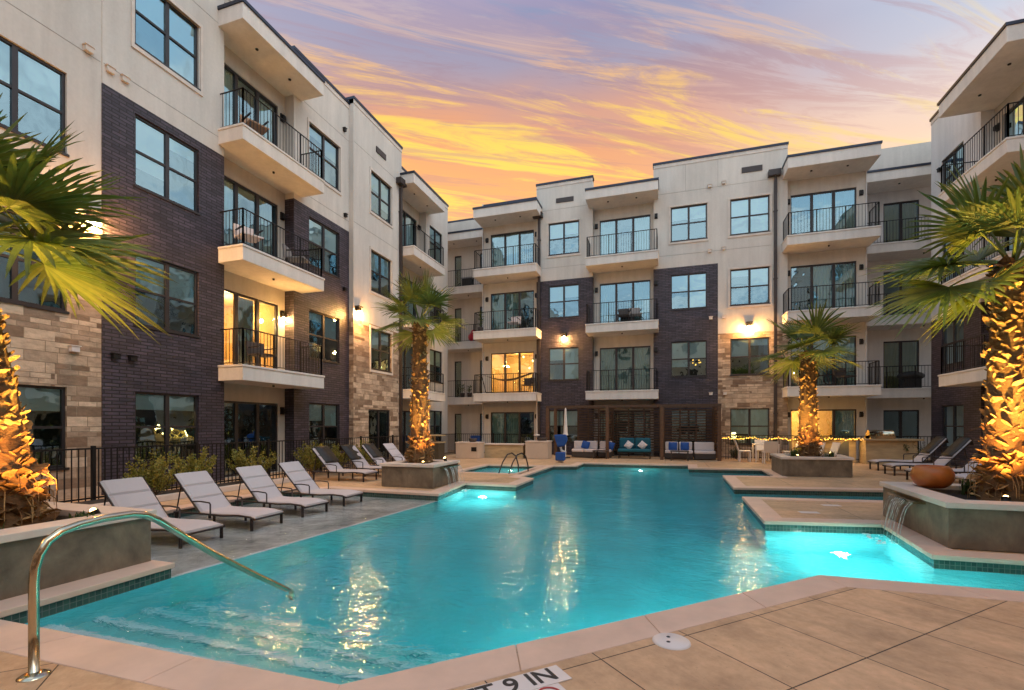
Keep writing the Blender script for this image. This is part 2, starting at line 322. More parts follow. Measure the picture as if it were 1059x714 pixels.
def dup(root,label=None,loc=None,rz=None,sc_=None):
    def cp(o,par):
        c=o.copy(); COL.objects.link(c)
        if par is not None: c.parent=par
        for k in kids(o):
            if k is not c: cp(k,c)
        return c
    c=cp(root,None)
    if label: c['label']=label
    if loc is not None: c.location=loc
    if rz is not None: c.rotation_euler=(0,0,rz)
    if sc_: c.scale=sc_
    return c
def lamp(name,kind,loc,energy,col=WARM,size=.05,target=None,angle=60,blend=.6,parent=None):
    l=bpy.data.lights.new(name,kind); l.energy=energy; l.color=col
    if kind in('POINT','SPOT'): l.shadow_soft_size=size
    if kind=='SPOT': l.spot_size=R(angle); l.spot_blend=blend
    o=bpy.data.objects.new(name,l); COL.objects.link(o); o.location=loc
    if target is not None: o.rotation_euler=(Vector(target)-Vector(loc)).to_track_quat('-Z','Y').to_euler()
    if parent: o.parent=parent
    return o

# ------------------------------------------------------------------ pool geometry (plan outline, counter-clockwise)
POOL=[(-5.09,2.25),(-1.77,2.28),(1.47,5.43),(9.0,5.55),(9.0,6.85),(2.95,6.72),(3.14,8.58),(1.49,8.30),(1.55,10.94),(4.21,11.25),(6.4,11.5),(6.4,13.35),(1.58,12.53),(1.65,15.44),
(3.05,15.62),(3.12,17.9),(.78,17.75),(.84,19.15),(-3.1,18.85),(-3.13,17.5),(-3.95,17.2),(-4.02,13.25),(-3.55,12.98),(-3.55,11.33),(-4.94,11.37),(-4.72,9.38),(-7.6,9.45),(-8.3,8.8),(-8.3,3.77),(-5.09,3.77)]
SPA=[(-6.42,14.1),(-4.42,14.05),(-4.42,17.05),(-6.42,16.95)]
def offset(poly,d):
    n=len(poly); out=[]
    for i in range(n):
        p0,p1,p2=[Vector(poly[j%n]) for j in (i-1,i,i+1)]
        a=(p1-p0).normalized(); c=(p2-p1).normalized()
        na=Vector((a.y,-a.x)); nc=Vector((c.y,-c.x)); bis=(na+nc); k=bis.length_squared
        out.append(tuple(p1+bis*(2*d/k) if k>.05 else p1+na*d))
    return out
def sheet(loops,z,name,m):
    bm=bmesh.new()
    for lp in loops:
        vs=[bm.verts.new((x,y,z)) for x,y in lp]
        for i in range(len(vs)): bm.edges.new((vs[i],vs[(i+1)%len(vs)]))
    bmesh.ops.triangle_fill(bm,use_beauty=True,use_dissolve=False,edges=bm.edges[:])
    for f in bm.faces:
        if f.normal.z<0: f.normal_flip()
    me=bpy.data.meshes.new(name); bm.to_mesh(me); bm.free(); me.materials.append(m)
    o=bpy.data.objects.new(name,me); COL.objects.link(o); return tag(o,kind='structure')
sheet([[(-400,-400),(400,-400),(400,400),(-400,400)],POOL,SPA],0,'ground',DECK)
# near deck with its diagonal slab joints, a sheet just above
IN3=offset(POOL,.30)
struct(MB().prism([(-9,-6),(9.5,-6),(9.5,IN3[3][1]),IN3[3],IN3[2],IN3[1],(IN3[0][0]-2,IN3[0][1]),(-9,IN3[0][1])],-.05,.004),'near_deck',NEARD)
def coping(poly,name,w=.3):
    inn=offset(poly,-.025); out=offset(poly,w); n=len(poly); mb=MB()
    for i in range(n):
        j=(i+1)%n; a,b,c,d=inn[i],inn[j],out[j],out[i]
        L=(Vector(b)-Vector(a)).length; k=max(1,round(L/1.1))
        for q in range(k):          # separate stones with fine joints
            g=.0025/max(L,.1); s0=q/k+(g if q else 0); s1=(q+1)/k-(g if q<k-1 else 0)
            P=lambda u,v,s:(u[0]+(v[0]-u[0])*s,u[1]+(v[1]-u[1])*s)
            mb.prism([P(a,b,s0),P(a,b,s1),P(d,c,s1),P(d,c,s0)],-.045,.010)
    return struct(mb,name,COPING,bev=.006)
coping(POOL,'pool_coping'); coping(SPA,'spa_coping',.22)
def ring(poly,z0,z1,name,m,off=0):
    p=offset(poly,off) if off else poly; n=len(p); mb=MB()
    for i in range(n):
        a,b=p[i],p[(i+1)%n]; mb.quad((a[0],a[1],z0),(b[0],b[1],z0),(b[0],b[1],z1),(a[0],a[1],z1))
    return struct(mb,name,m)
ring(POOL,-.165,-.002,'waterline_tile',TILE); ring(POOL,-1.5,-.165,'pool_wall',PLASTER)
ring(SPA,-.15,-.002,'spa_tile',TILE); ring(SPA,-1.2,-.15,'spa_wall',PLASTER)
struct(MB().quad((-9,1,-1.45),(10,1,-1.45),(10,20,-1.45),(-9,20,-1.45)),'pool_floor',PLASTER)
struct(MB().quad((-6.6,14,-.8),(-4.3,14,-.8),(-4.3,17.2,-.8),(-6.6,17.2,-.8)),'spa_floor',PLASTER)
# tanning ledge, entry steps
struct(MB().prism([(-8.32,3.6),(-5.17,3.6),(-4.78,9.5),(-8.32,9.5)],-1.47,-.183),'ledge_wall',mat('ledge_wall_plaster',(.2,.78,.76),.7))
struct(MB().quad((-8.32,3.6,-.178),(-5.17,3.6,-.178),(-4.78,9.5,-.178),(-8.32,9.5,-.178)),'tanning_ledge',LEDGEM)
struct(MB().prism([(-5.17,3.74),(-5.12,3.74),(-4.73,9.40),(-4.78,9.40)],-.2,-.172),'ledge_nosing',NOSE)
for i,(y1,z) in enumerate(((2.72,-.42),(3.12,-.68),(3.55,-.94),(3.98,-1.20))):
    x1=lambda y:(y-2.28)*1.03-1.75
    struct(MB().prism([(-5.1,2.2),(x1(2.2)+.1,2.2),(x1(y1)+.1,y1),(-5.1,y1)],-1.47+.002*i,z),'pool_step',STEPM)
    struct(MB().prism([(-5.09,y1-.08),(x1(y1-.08),y1-.08),(x1(y1)+.05,y1+.004),(-5.09,y1+.004)],z-.06,z+.006),'step_nosing',NOSE)
    struct(MB().prism([(-5.09,y1-.115),(x1(y1-.115),y1-.115),(x1(y1-.085),y1-.085),(-5.09,y1-.085)],z-.02,z+.005),'step_line',mat('step_line_tile',(.06,.36,.40),.4))
wp=MB(); 
def water(poly,z0,z1,name):
    p=offset(poly,.01); bm=bmesh.new(); vs=[bm.verts.new((x,y,z1)) for x,y in p]
    f=bm.faces.new(vs); 
    if f.normal.z<0: f.normal_flip()
    r=bmesh.ops.extrude_face_region(bm,geom=[f]); 
    for v in [e for e in r['geom'] if isinstance(e,bmesh.types.BMVert)]: v.co.z=z0
    bmesh.ops.recalc_face_normals(bm,faces=bm.faces); bmesh.ops.triangulate(bm,faces=bm.faces)
    me=bpy.data.meshes.new(name); bm.to_mesh(me); bm.free(); me.materials.append(WATER)
    o=bpy.data.objects.new(name,me); COL.objects.link(o); return tag(o,kind='structure')
water(POOL,-1.6,-.15,'pool_water'); water(SPA,-1.3,-.12,'spa_water')
# submerged pool lamps, plus unseen ones added by the near wall to brighten water
for p,e in (((2.35,7.75,-.8),46),((-4.25,10.85,-.75),30),((-.9,18.5,-.7),10),((-.55,3.72,-.95),38),((.6,4.83,-.95),38),((2.9,5.72,-.9),20),((-5.4,16.6,-.5),6),((7,6.5,-.6),8)):
    lamp('pool_lamp_and_fill','POINT',p,e,(1,.97,.82),.05)

# ------------------------------------------------------------------ facades
class Facade:
    def __init__(s,kind,plane,root): s.k=kind; s.p=plane; s.root=root
    def P(s,u,z,d=0.):
        if s.k=='L': return (s.p+d,u,z)
        if s.k=='R': return (s.p-d,u,z)
        return (u,s.p-d,z)
    def box(s,mb,u0,u1,z0,z1,d0,d1):
        a=s.P(u0,z0,d0); b=s.P(u1,z1,d1); mb.box(a[0],a[1],a[2],b[0],b[1],b[2])
def walls(F,cols,holes,depth=.14):
    groups={}
    for ci,(u0,u1,d,zs) in enumerate(cols):
        for (z0,z1,m) in zs:
            mb=groups.setdefault((m.name,ci),(MB(),m))[0]
            hs=[(max(h[0],u0),min(h[1],u1),max(h[2],z0),min(h[3],z1)) for h in holes if h[0]<u1 and h[1]>u0 and h[2]<z1 and h[3]>z0]
            us=sorted({u0,u1,*[h[0] for h in hs],*[h[1] for h in hs]}); vs=sorted({z0,z1,*[h[2] for h in hs],*[h[3] for h in hs]})
            for i in range(len(us)-1):
                for j in range(len(vs)-1):
                    cu,cv=(us[i]+us[i+1])/2,(vs[j]+vs[j+1])/2
                    if any(h[0]<cu<h[1] and h[2]<cv<h[3] for h in hs): continue
                    q=[F.P(us[i],vs[j],d),F.P(us[i+1],vs[j],d),F.P(us[i+1],vs[j+1],d),F.P(us[i],vs[j+1],d)]
                    if F.k=='R': q=[q[1],q[0],q[3],q[2]]
                    if F.k=='L': q=[q[1],q[0],q[3],q[2]][::-1]; 
                    mb.quad(*q)
            for h in hs:
                for (ua,za,ub,zb) in ((h[0],h[2],h[1],h[2]),(h[0],h[3],h[1],h[3]),(h[0],h[2],h[0],h[3]),(h[1],h[2],h[1],h[3])):
                    mb.quad(F.P(ua,za,d),F.P(ub,zb,d),F.P(ub,zb,d-depth),F.P(ua,za,d-depth))
    for ci,(a,b) in enumerate(zip(cols[:-1],cols[1:])):        # returns where the wall steps in or out
        if abs(a[2]-b[2])>.001:
            c=a if a[2]>b[2] else b; ci=ci if c is a else ci+1; lo=min(a[2],b[2])
            for (z0,z1,m) in c[3]:
                mb=groups.setdefault((m.name,ci),(MB(),m))[0]; u=a[1]
                mb.quad(F.P(u,z0,c[2]),F.P(u,z1,c[2]),F.P(u,z1,lo),F.P(u,z0,lo))
    nm={'dark_brick':'brick_wall','limestone_blocks':'stone_wall'}
    for (k,ci),(mb,m) in groups.items(): mb.build(nm.get(k,'stucco_wall'),m,F.root,recalc=False)
    for (u0,u1,d,zs) in cols:
        cap=MB(); fas=MB(); zt=max(z[1] for z in zs)
        F.box(cap,u0-.03,u1+.03,zt-.10,zt,d-.35,d+.05); F.box(fas,u0,u1,zt-.26,zt-.10,d-.3,d+.02)
        cap.build('parapet_cap',CAP,F.root); fas.build('parapet_band',TRIM,F.root)
def window(F,u0,u1,z0,z1,d=0,trim=False,blind=.5,lit=False,dark=False,sill=True):
    f=MB(); w=.05; um=(u0+u1)/2; zm=z0+(z1-z0)*.5; D0,D1=d-.12,d-.05
    for a,b,c,e in ((u0,u1,z0,z0+w),(u0,u1,z1-w,z1),(u0,u0+w,z0+w,z1-w),(u1-w,u1,z0+w,z1-w),(um-.045,um+.045,z0+w,z1-w)): F.box(f,a,b,c,e,D0,D1)
    for a,b in ((u0+w,um-.045),(um+.045,u1-w)): F.box(f,a,b,zm-.025,zm+.025,D0+.01,D1-.005)
    if sill: F.box(f,u0-.03,u1+.03,z0-.05,z0,d-.1,d+.03)
    o=f.build('window',FRAME,F.root)
    if trim:
        t=MB(); q=.09
        for a,b,c,e in ((u0-q,u1+q,z0-q-.05,z0-.05),(u0-q,u1+q,z1,z1+q),(u0-q,u0-.03,z0-.05,z1),(u1+.03,u1+q,z0-.05,z1)): F.box(t,a,b,c,e,d-.02,d+.035)
        t.build('trim',TRIM,o)
    g=MB(); g.quad(F.P(u0+.02,z0+.02,d-.085),F.P(u1-.02,z0+.02,d-.085),F.P(u1-.02,z1-.02,d-.085),F.P(u0+.02,z1-.02,d-.085)); g.build('pane',GLASS,o)
    if blind>0:
        bl=MB()
        for a,b in ((u0+w,um-.03),(um+.03,u1-w)):
            bb=max(.12,min(1,blind+rnd.choice((0,0,0,0,.22,-.12,-.3,.5))))
            F.box(bl,a,b,z1-(z1-z0)*bb,z1-.02,d-.135,d-.125)
        bl.build('blind',BLIND,o)
    r=MB(); F.box(r,u0-.05,u1+.05,z0-.05,z1+.05,d-1.6,d-.145)
    r.f=[fc for fc in r.f]; # open the room toward the glass
    front={'L':3,'R':5,'B':2}[F.k]; r.f.pop(front); r.sm.pop()
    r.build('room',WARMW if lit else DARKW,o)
    return o
def door(F,u0,u1,z0,z1,d=0,n=3,curt=(0,1,2),lit=False,mt=None):
    f=MB(); w=.06; D0,D1=d-.12,d-.04; cols=[u0+(u1-u0)*i/n for i in range(n+1)]
    F.box(f,u0,u1,z1-w,z1,D0,D1); F.box(f,u0,u1,z0,z0+w,D0,D1)
    for i,u in enumerate(cols):
        a=.055 if 0<i<n else .04; F.box(f,max(u0,u-a),min(u1,u+a),z0+w,z1-w,D0,D1-(.0 if i!=1 else .01))
    o=f.build('sliding_door',FRAME,F.root)
    g=MB(); g.quad(F.P(u0+.02,z0+.02,d-.085),F.P(u1-.02,z0+.02,d-.085),F.P(u1-.02,z1-.02,d-.085),F.P(u0+.02,z1-.02,d-.085)); g.build('pane',GLASS,o)
    if curt:
        c=MB()
        for i in curt:
            a,b=cols[i]+.02,cols[i+1]-.02; m=max(6,int((b-a)/.018)); z1c=z1-.04
            ps=[(a+(b-a)*k/m,d-.22+.028*math.sin(k*1.15+i)) for k in range(m+1)]
            for k in range(m): c.add([F.P(ps[k][0],z0+.03,ps[k][1]),F.P(ps[k+1][0],z0+.03,ps[k+1][1]),F.P(ps[k+1][0],z1c,ps[k+1][1]),F.P(ps[k][0],z1c,ps[k][1])],[(0,1,2,3)],True)
        c.build('curtain',mt or CURT,o)
    r=MB(); F.box(r,u0-.05,u1+.05,z0-.02,z1+.1,d-2.2,d-.145); front={'L':3,'R':5,'B':2}[F.k]; r.f.pop(front); r.sm.pop()
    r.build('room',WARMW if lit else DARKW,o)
    return o
def railing(F,parent,u0,u1,zt,d0,d1,sides='both',h=.97,name='railing'):
    r=MB(); z0,z1=zt+.06,zt+h
    def run(pa,pb):
        A,B=Vector(pa),Vector(pb); L=(B-A).length; t=(B-A)/L
        r.tube([A+Vector((0,0,z1-A.z)),B+Vector((0,0,z1-B.z))],.018,6,smooth=False); r.tube([A+Vector((0,0,z0-A.z)),B+Vector((0,0,z0-B.z))],.012,4,smooth=False)
        k=max(1,round(L/.115))
        for i in range(k+1):
            q=A+t*(L*i/k); rr=.018 if i in(0,k) or (i%9==0 and L>2) else .006
            M=Matrix.Translation((q.x,q.y,0)); zb=zt if rr>.01 else z0
            r.box(-rr,-rr,zb,rr,rr,z1,M)
    a=.06
    run(F.P(u0+a,zt,d1-a),F.P(u1-a,zt,d1-a))
    if sides in('both','a'): run(F.P(u0+a,zt,d0),F.P(u0+a,zt,d1-a))
    if sides in('both','b'): run(F.P(u1-a,zt,d0),F.P(u1-a,zt,d1-a))
    return r.build(name,IRON,parent)
def balcony(F,u0,u1,zt,d0,d1,rail=True,sides='both',th=.42,name='balcony'):
    s=MB(); F.box(s,u0,u1,zt-th,zt-.06,d0,d1); F.box(s,u0-.02,u1+.02,zt-.06,zt,d0,d1+.025)
    o=s.build(name,SLAB,F.root,bev=.008)
    n=MB(); p=F.P((u0+u1)/2,0,(d0+d1)/2+.1); n.lathe([(0,0),(.035,0),(.03,-.05),(0,-.05)],(p[0],p[1],zt-th),8); n.build('drain_spout',IRON,o)
    if rail: railing(F,o,u0,u1,zt,max(d0,0.),d1,sides)
    return o
def overhang(F,u0,u1,z0,z1,d0,d1):
    s=MB(); F.box(s,u0,u1,z0,z1-.09,d0,d1); o=s.build('roof_overhang',SLAB,F.root,bev=.008)
    c=MB(); F.box(c,u0-.03,u1+.03,z1-.09,z1,d0,d1+.04); c.build('overhang_cap',CAP,o)
    n=MB()
    for t in (.3,.7): p=F.P(u0+(u1-u0)*t,0,(d0*.4+d1*.6)); n.lathe([(0,0),(.045,0),(.04,-.03),(0,-.03)],(p[0],p[1],z0),10)
    n.build('soffit_light',IRON,o); return o
def spout(F,u,zt,d,z0=0):
    s=MB(); F.box(s,u-.06,u+.06,z0,zt-.25,d+.02,d+.13); F.box(s,u-.30,u+.20,zt-.16,zt+.10,d+.01,d+.26)
    a=F.P(u,zt-.12,d+.16);b=F.P(u,zt-.32,d+.08); s.tube([a,b],.055,8)
    for z in range(2,int(zt),3): F.box(s,u-.085,u+.085,z,z+.04,d+.0,d+.14)
    s.build('downspout',SPOUT,F.root,bev=.006)
def sconce(F,u,z,d,lit=False,e=12):
    s=MB(); F.box(s,u-.07,u+.07,z-.12,z+.12,d,d+.05); F.box(s,u-.06,u+.06,z-.09,z+.06,d+.05,d+.13)
    o=s.build('wall_sconce',IRON,F.root)
    if lit:
        b=MB(); b.ball(F.P(u,z-.14,d+.09),.05); b.build('bulb',BULB,o)
        lamp('sconce_light','POINT',F.P(u-.15,z-.2,d+.5),e*2.4,(1,.52,.14),.06,parent=None)
def vent(F,u,z,d,m=None,w=.14):
    s=MB(); F.box(s,u-w/2,u+w/2,z-.05,z+.06,d,d+.10); F.box(s,u-w/2-.02,u+w/2+.02,z+.06,z+.075,d,d+.12); s.build('wall_vent',m or TRIM,F.root)
def flood(F,u,z,d,e):
    s=MB(); F.box(s,u-.10,u+.10,z+.02,z+.20,d,d+.16); F.box(s,u-.13,u+.13,z+.19,z+.23,d,d+.20); o=s.build('flood_lamp',IRON,F.root)
    b=MB(); b.ball(F.P(u,z-.03,d+.13),.085); b.build('bulb',BULB,o)
    lamp('flood_light','POINT',F.P(u,z-.2,d+.42),e*.23,(1,.41,.07),.07)
WZ=[(.65,2.27),(3.8,5.45),(6.98,8.62),(10.2,11.82)]; FZ=[0.02,3.15,6.35,9.55]; DT=[2.2,5.38,8.6,11.78]
def body(root,x0,y0,x1,y1,z): 
    b=MB(); b.box(x0,y0,z-.25,x1,y1,z); b.build('roof',mat('roof_membrane',(.2,.19,.18),.9),root)
# ---- left wing
LW=thing('apartment_building','beige and dark brick apartment wing along the left side, stone blocks at its near end','building',(0,0,0))
F=Facade('L',-11.52,LW); S=STUCCO; TOP=13.94
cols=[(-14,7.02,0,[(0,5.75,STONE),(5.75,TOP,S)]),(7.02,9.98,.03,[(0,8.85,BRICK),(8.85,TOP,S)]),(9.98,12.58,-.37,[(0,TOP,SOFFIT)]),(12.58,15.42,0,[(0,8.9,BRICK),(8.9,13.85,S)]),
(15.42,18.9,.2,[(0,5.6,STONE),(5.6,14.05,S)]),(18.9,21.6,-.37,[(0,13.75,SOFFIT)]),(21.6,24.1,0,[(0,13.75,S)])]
H=[]
for i,(z0,z1) in enumerate(WZ):
    H+=[(4.84,6.4,z0,z1),(1.2,2.8,z0,z1),(7.68,9.24,z0,z1),(13.28,14.86,z0,z1),(21.98,23.42,z0,z1)]
    if i: H.append((16.55,18.05,z0,z1))
    H+=[(10.02,12.3,FZ[i],DT[i]),(19.25,21.3,FZ[i],DT[i])]
H.append((16.4,17.95,.02,2.15))
walls(F,cols,H)
for i,(z0,z1) in enumerate(WZ):
    window(F,4.84,6.4,z0,z1,0,trim=False,blind=.52 if i else .3); window(F,1.2,2.8,z0,z1,0)
    window(F,7.68,9.24,z0,z1,.03,trim=(i==3),blind=.5 if i else .25)
    window(F,13.28,14.86,z0,z1,0,trim=(i==3),blind=.5)
    window(F,21.98,23.42,z0,z1,0,trim=False,blind=.5)
    if i: window(F,16.55,18.05,z0,z1,.2,trim=True,blind=.5)
    door(F,10.02,12.3,FZ[i],DT[i],-.37,3,curt=() if i in(0,) else ((1,) if i==1 else (0,2)),lit=(i==1),mt=None if i!=1 else mat('sheer_curtain',(.75,.55,.28),.8))
    door(F,19.25,21.3,FZ[i],DT[i],-.37,2,curt=(0,1) if i>1 else ())
    sconce(F,12.45,FZ[i]+1.95,-.37,lit=(i==1),e=15)
    sconce(F,21.45,FZ[i]+1.95,-.37)
door(F,16.4,17.95,.02,2.15,.2,2,curt=())
for zt in (3.12,6.31,9.51):
    balcony(F,9.8,12.95,zt,-.37,.88); balcony(F,18.8,21.92,zt,-.37,.88)
overhang(F,9.8,12.93,12.28,12.80,-.37,.88); overhang(F,18.8,21.92,12.3,12.82,-.37,.88)
spout(F,18.72,12.35,.2); body(LW,-24,-14,-11.6,24.05,13.2)
e=MB(); e.box(-24,24.05,0,-11.525,24.1,13.75); e.build('end_wall',STUCCO,LW)
for u,z in ((6.75,9.35),(7.15,8.95+.25),(7.45,9.2)): vent(F,u,z,0)
for u in (7.25,7.6): vent(F,u,3.0,.03,IRON)
vent(F,6.5,3.05,0,WHITET); vent(F,15.1,12.6,0,IRON,.1); vent(F,15.15,9.4,0,IRON,.1); vent(F,15.1,6.6,0,IRON,.1)
flood(F,-1.5,5.8,0,350); flood(F,6.84,5.80,.0,520); flood(F,15.62,5.85,.2,260)
JG=mat('joint_grey',(.3,.27,.24),.9)
for z in (9.28,12.35): 
    for (u0,u1,d) in ((-3,7.0,0),(7.04,9.9,.03),(12.9,15.40,0),(15.44,18.6,.2)): j=MB(); F.box(j,u0,u1,z,z+.012,d-.001,d+.004); j.build('control_joint',JG,LW)
s=MB(); F.box(s,16.9,17.6,12.75,12.98,.2,.24); s.build('louvre_vent',SPOUT,LW)
# ---- back wing
BW=thing('apartment_building','four storey beige apartment wing closing the far end of the courtyard behind the pergola','building',(0,0,0))
F=Facade('B',23.79,BW)
cols=[(-13,-9.38,-2.7,[(0,13.94,S)]),(-9.38,-6.33,-.33,[(0,13.45,S)]),(-6.33,-3.44,0,[(0,8.9,BRICK),(8.9,13.94,S)]),(-3.44,-.54,-.33,[(0,13.5,S)]),
(-.54,2.31,0,[(0,8.97,BRICK),(8.97,14.03,S)]),(2.31,5.16,.001,[(0,5.72,STONE),(5.72,14.03,S)]),(5.16,8.18,-.3,[(0,13.5,S)]),(8.18,14,-2.5,[(0,13.94,WHITEW)])]
H=[]
C1=(-5.69,-4.12); C2=(.25,1.84); C3=(2.83,4.44)
for i,(z0,z1) in enumerate(WZ):
    for c in (C1,C2,C3): H.append((c[0],c[1],z0,z1))
    H+=[(-8.98,-6.56,FZ[i],DT[i]),(-3.14,-.69,FZ[i],DT[i]),(5.34,7.85,FZ[i],DT[i]),(9.63,11.0,FZ[i],DT[i]),(-10.55,-9.65,FZ[i],DT[i]),(-12.2,-11.75,FZ[i],DT[i])]
walls(F,cols,H)
for i,(z0,z1) in enumerate(WZ):
    window(F,*C1,z0,z1,0,trim=(i==3),blind=.5); window(F,*C2,z0,z1,0,trim=(i==3),blind=.5)
    window(F,*C3,z0,z1,0,trim=(i>1),blind=.5)
    door(F,-8.98,-6.56,FZ[i],DT[i],-.33,3,curt=() if i==1 else (0,1),lit=(i==1))
    door(F,-3.14,-.69,FZ[i],DT[i],-.33,3,curt=(0,1,2) if i==1 else (0,2))
    door(F,5.34,7.85,FZ[i],DT[i],-.3,3,curt=(1,2) if i else (2,),lit=(i==0))
    door(F,9.63,11.0,FZ[i],DT[i],-2.5,2,curt=(0,1) if i in (1,3) else (),mt=mat('amber_curtain',(.5,.34,.12),.8))
    door(F,-10.55,-9.65,FZ[i],DT[i],-2.7,1,curt=()); door(F,-12.2,-11.75,FZ[i],DT[i],-2.7,1,curt=())
    for u in (-9.18,-3.3,8.02): sconce(F,u,FZ[i]+1.95,-.33)
    sconce(F,-6.42,FZ[i]+1.95,-.33); sconce(F,5.24,FZ[i]+1.95,-.3); sconce(F,-.42,FZ[i]+1.95,0)
for zt in (3.14,6.35,9.56):
    balcony(F,-9.45,-6.08,zt,-.33,.99); balcony(F,-3.64,-.31,zt,-.33,.99); balcony(F,4.93,8.28,zt,-.3,.99)
    balcony(F,-12.6,-9.40,zt-.02,-2.7,-1.5,sides='none'); balcony(F,8.20,13.5,zt-.02,-2.5,-1.2,sides='none')
overhang(F,-9.45,-6.06,12.2,12.74,-.33,.99); overhang(F,-3.64,-.31,12.32,12.84,-.33,.99); overhang(F,4.95,8.28,12.4,12.95,-.3,.99)
overhang(F,-13,-9.40,12.25,12.75,-2.7,-1.5); overhang(F,8.2,14,12.3,12.8,-2.5,-1.2)
for q in ((-9.42,24.0,0,-9.381,26.5,13.45),(8.181,24.05,0,8.22,26.3,13.5)): sw=MB(); sw.box(*q); sw.build('side_wall',WHITEW,BW)
for q in ((-13,25.55,12.75,-9.42,26.4,13.4),(8.22,25.4,12.82,14,26.2,13.9)): pw=MB(); pw.box(*q); pw.build('upper_parapet',STUCCO,BW)
spout(F,-6.18,12.30,0); spout(F,4.66,12.72,0)
body(BW,-13,26.6,14,36,13.0); b2=MB(); b2.box(-9.3,24.3,12.9,8.1,26.6,13.1); b2.build('roof',mat('roof_deck',(.2,.19,.18),.9),BW)
for u,z in ((1.95,12.55),(2.55,12.62),(1.95,9.55),(2.55,9.6)): vent(F,u,z,0)
for u,z in ((2.0,6.45),(2.55,6.45),(2.0,2.95),(2.6,2.95)): vent(F,u,z,0,WHITET)
flood(F,-4.87,5.93,0,170); flood(F,3.60,5.93,0,260)
for q in ((3.3,4.15,12.95,13.2),(-5.3,-4.4,12.82,13.05)): s=MB(); F.box(s,*q,0,.03); s.build('louvre_vent',SPOUT,BW)
for z in (9.55,12.5):
    for (u0,u1) in ((-6.2,-3.46),(-.52,4.5)): j=MB(); F.box(j,u0,u1,z,z+.012,0,.005); j.build('control_joint',JG,BW)
for u in (.9,2.30): j=MB(); F.box(j,u,u+.012,12.515,13.75,0,.005); j.build('control_joint',JG,BW)
# ---- right wing
RW=thing('apartment_building','beige apartment wing on the right edge with an angled balcony above dark brick','building',(0,0,0))
F=Facade('R',10.28,RW)
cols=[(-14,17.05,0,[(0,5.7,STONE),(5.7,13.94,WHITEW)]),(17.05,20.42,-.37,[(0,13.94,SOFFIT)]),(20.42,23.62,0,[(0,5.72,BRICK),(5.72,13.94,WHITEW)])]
H=[]
for i,(z0,z1) in enumerate(WZ): H+=[(21.42,22.86,z0,z1),(17.3,20.0,FZ[i],DT[i]),(12.5,14.1,z0,z1),(7.5,9.1,z0,z1),(1.5,3.1,z0,z1)]
walls(F,cols,H)
for i,(z0,z1) in enumerate(WZ):
    window(F,21.42,22.86,z0,z1,0,blind=.5); window(F,12.5,14.1,z0,z1,0,blind=.5); window(F,7.5,9.1,z0,z1,0,blind=.5); window(F,1.5,3.1,z0,z1,0,blind=.5)
    door(F,17.3,20.0,FZ[i],DT[i],-.37,3,curt=(0,1,2) if i>1 else ())
    sconce(F,20.2,FZ[i]+1.95,-.37)
for zt in (3.26,6.36,9.55): balcony(F,16.91,20.4,zt,-.37,1.19)
overhang(F,16.91,20.4,12.22,12.76,-.37,1.19); body(RW,10.3,-14,24,23.55,13.2); flood(F,4.6,5.8,0,900)
e=MB(); e.box(10.285,23.56,0,24,23.61,13.9); e.build('end_wall',STUCCO,RW)
vent(F,22.9,11.5,0,IRON); vent(F,22.5,11.6,0,IRON)
RR=thing('apartment_building','rear apartment wing behind the photographer, seen mirrored in the far windows','building',(0,0,0))
m=MB(); m.box(-24,-22,0,24,-14.02,13.9); m.build('stucco_wall',STUCCO,RR)
for i,(z0,z1) in enumerate(WZ):
    for x in range(-10,10,4): m=MB(); m.box(x,-14.015,z0,x+1.8,-13.99,z1); m.build('window',BLACK,RR)
for zt in (3.1,6.3,9.5):
    for x in (-8,0,7): m=MB(); m.box(x-1.6,-14.01,zt-.4,x+1.6,-13,zt); m.build('balcony',SLAB,RR)
# lit rooms
lamp('room_light','POINT',(-12.9,11.2,5.0),150,(1,.62,.24),.12); lamp('room_light','POINT',(-7.7,24.9,5.0),110,(1,.60,.2),.12)
lamp('room_light','POINT',(6.0,25.2,1.9),110,(1,.60,.2),.12)
pp=thing('pendant_lights','cluster of round pendant bulbs glowing inside the lit second floor room','lamp',(0,0,0))
for k,(x,z) in enumerate(((-8.3,4.55),(-7.55,4.45),(-7.0,4.6),(-6.75,4.95),(-7.3,5.2))):
    m=MB(); m.ball((x,24.6+.1*(k%3),z),.055); m.build('bulb',PEND,pp); m=MB(); m.tube([(x,24.6+.1*(k%3),z+.05),(x,24.6+.1*(k%3),5.3)],.006,4); m.build('cord',IRON,pp)
ch=thing('chandelier','small chandelier of glowing bulbs behind the second floor window above the pergola','lamp',(0,0,0))
for k in range(7):
    q=k*2*PI/7; m=MB(); m.ball((1.42+.18*math.cos(q),24.35+.1*math.sin(q),4.5+.13*math.sin(q*2.3)),.028,8,5); m.build('bulb',STRB,ch)
m=MB(); m.tube([(1.42,24.35,4.5),(1.42,24.35,5.3)],.01,5); m.build('stem',IRON,ch)

for (p,e) in (((-5.0,24.7,5.0),7),((2.2,24.7,5.0),9),((-13.0,14.1,5.0),9),((-13.0,8.4,1.9),10),((-2.0,25.0,1.8),6),((10.3,27.2,5.0),9),((10.3,27.2,11.3),6),((11.9,22.2,5.0),8)):
    lamp('room_light','POINT',p,e,(1,.6,.25),.1)
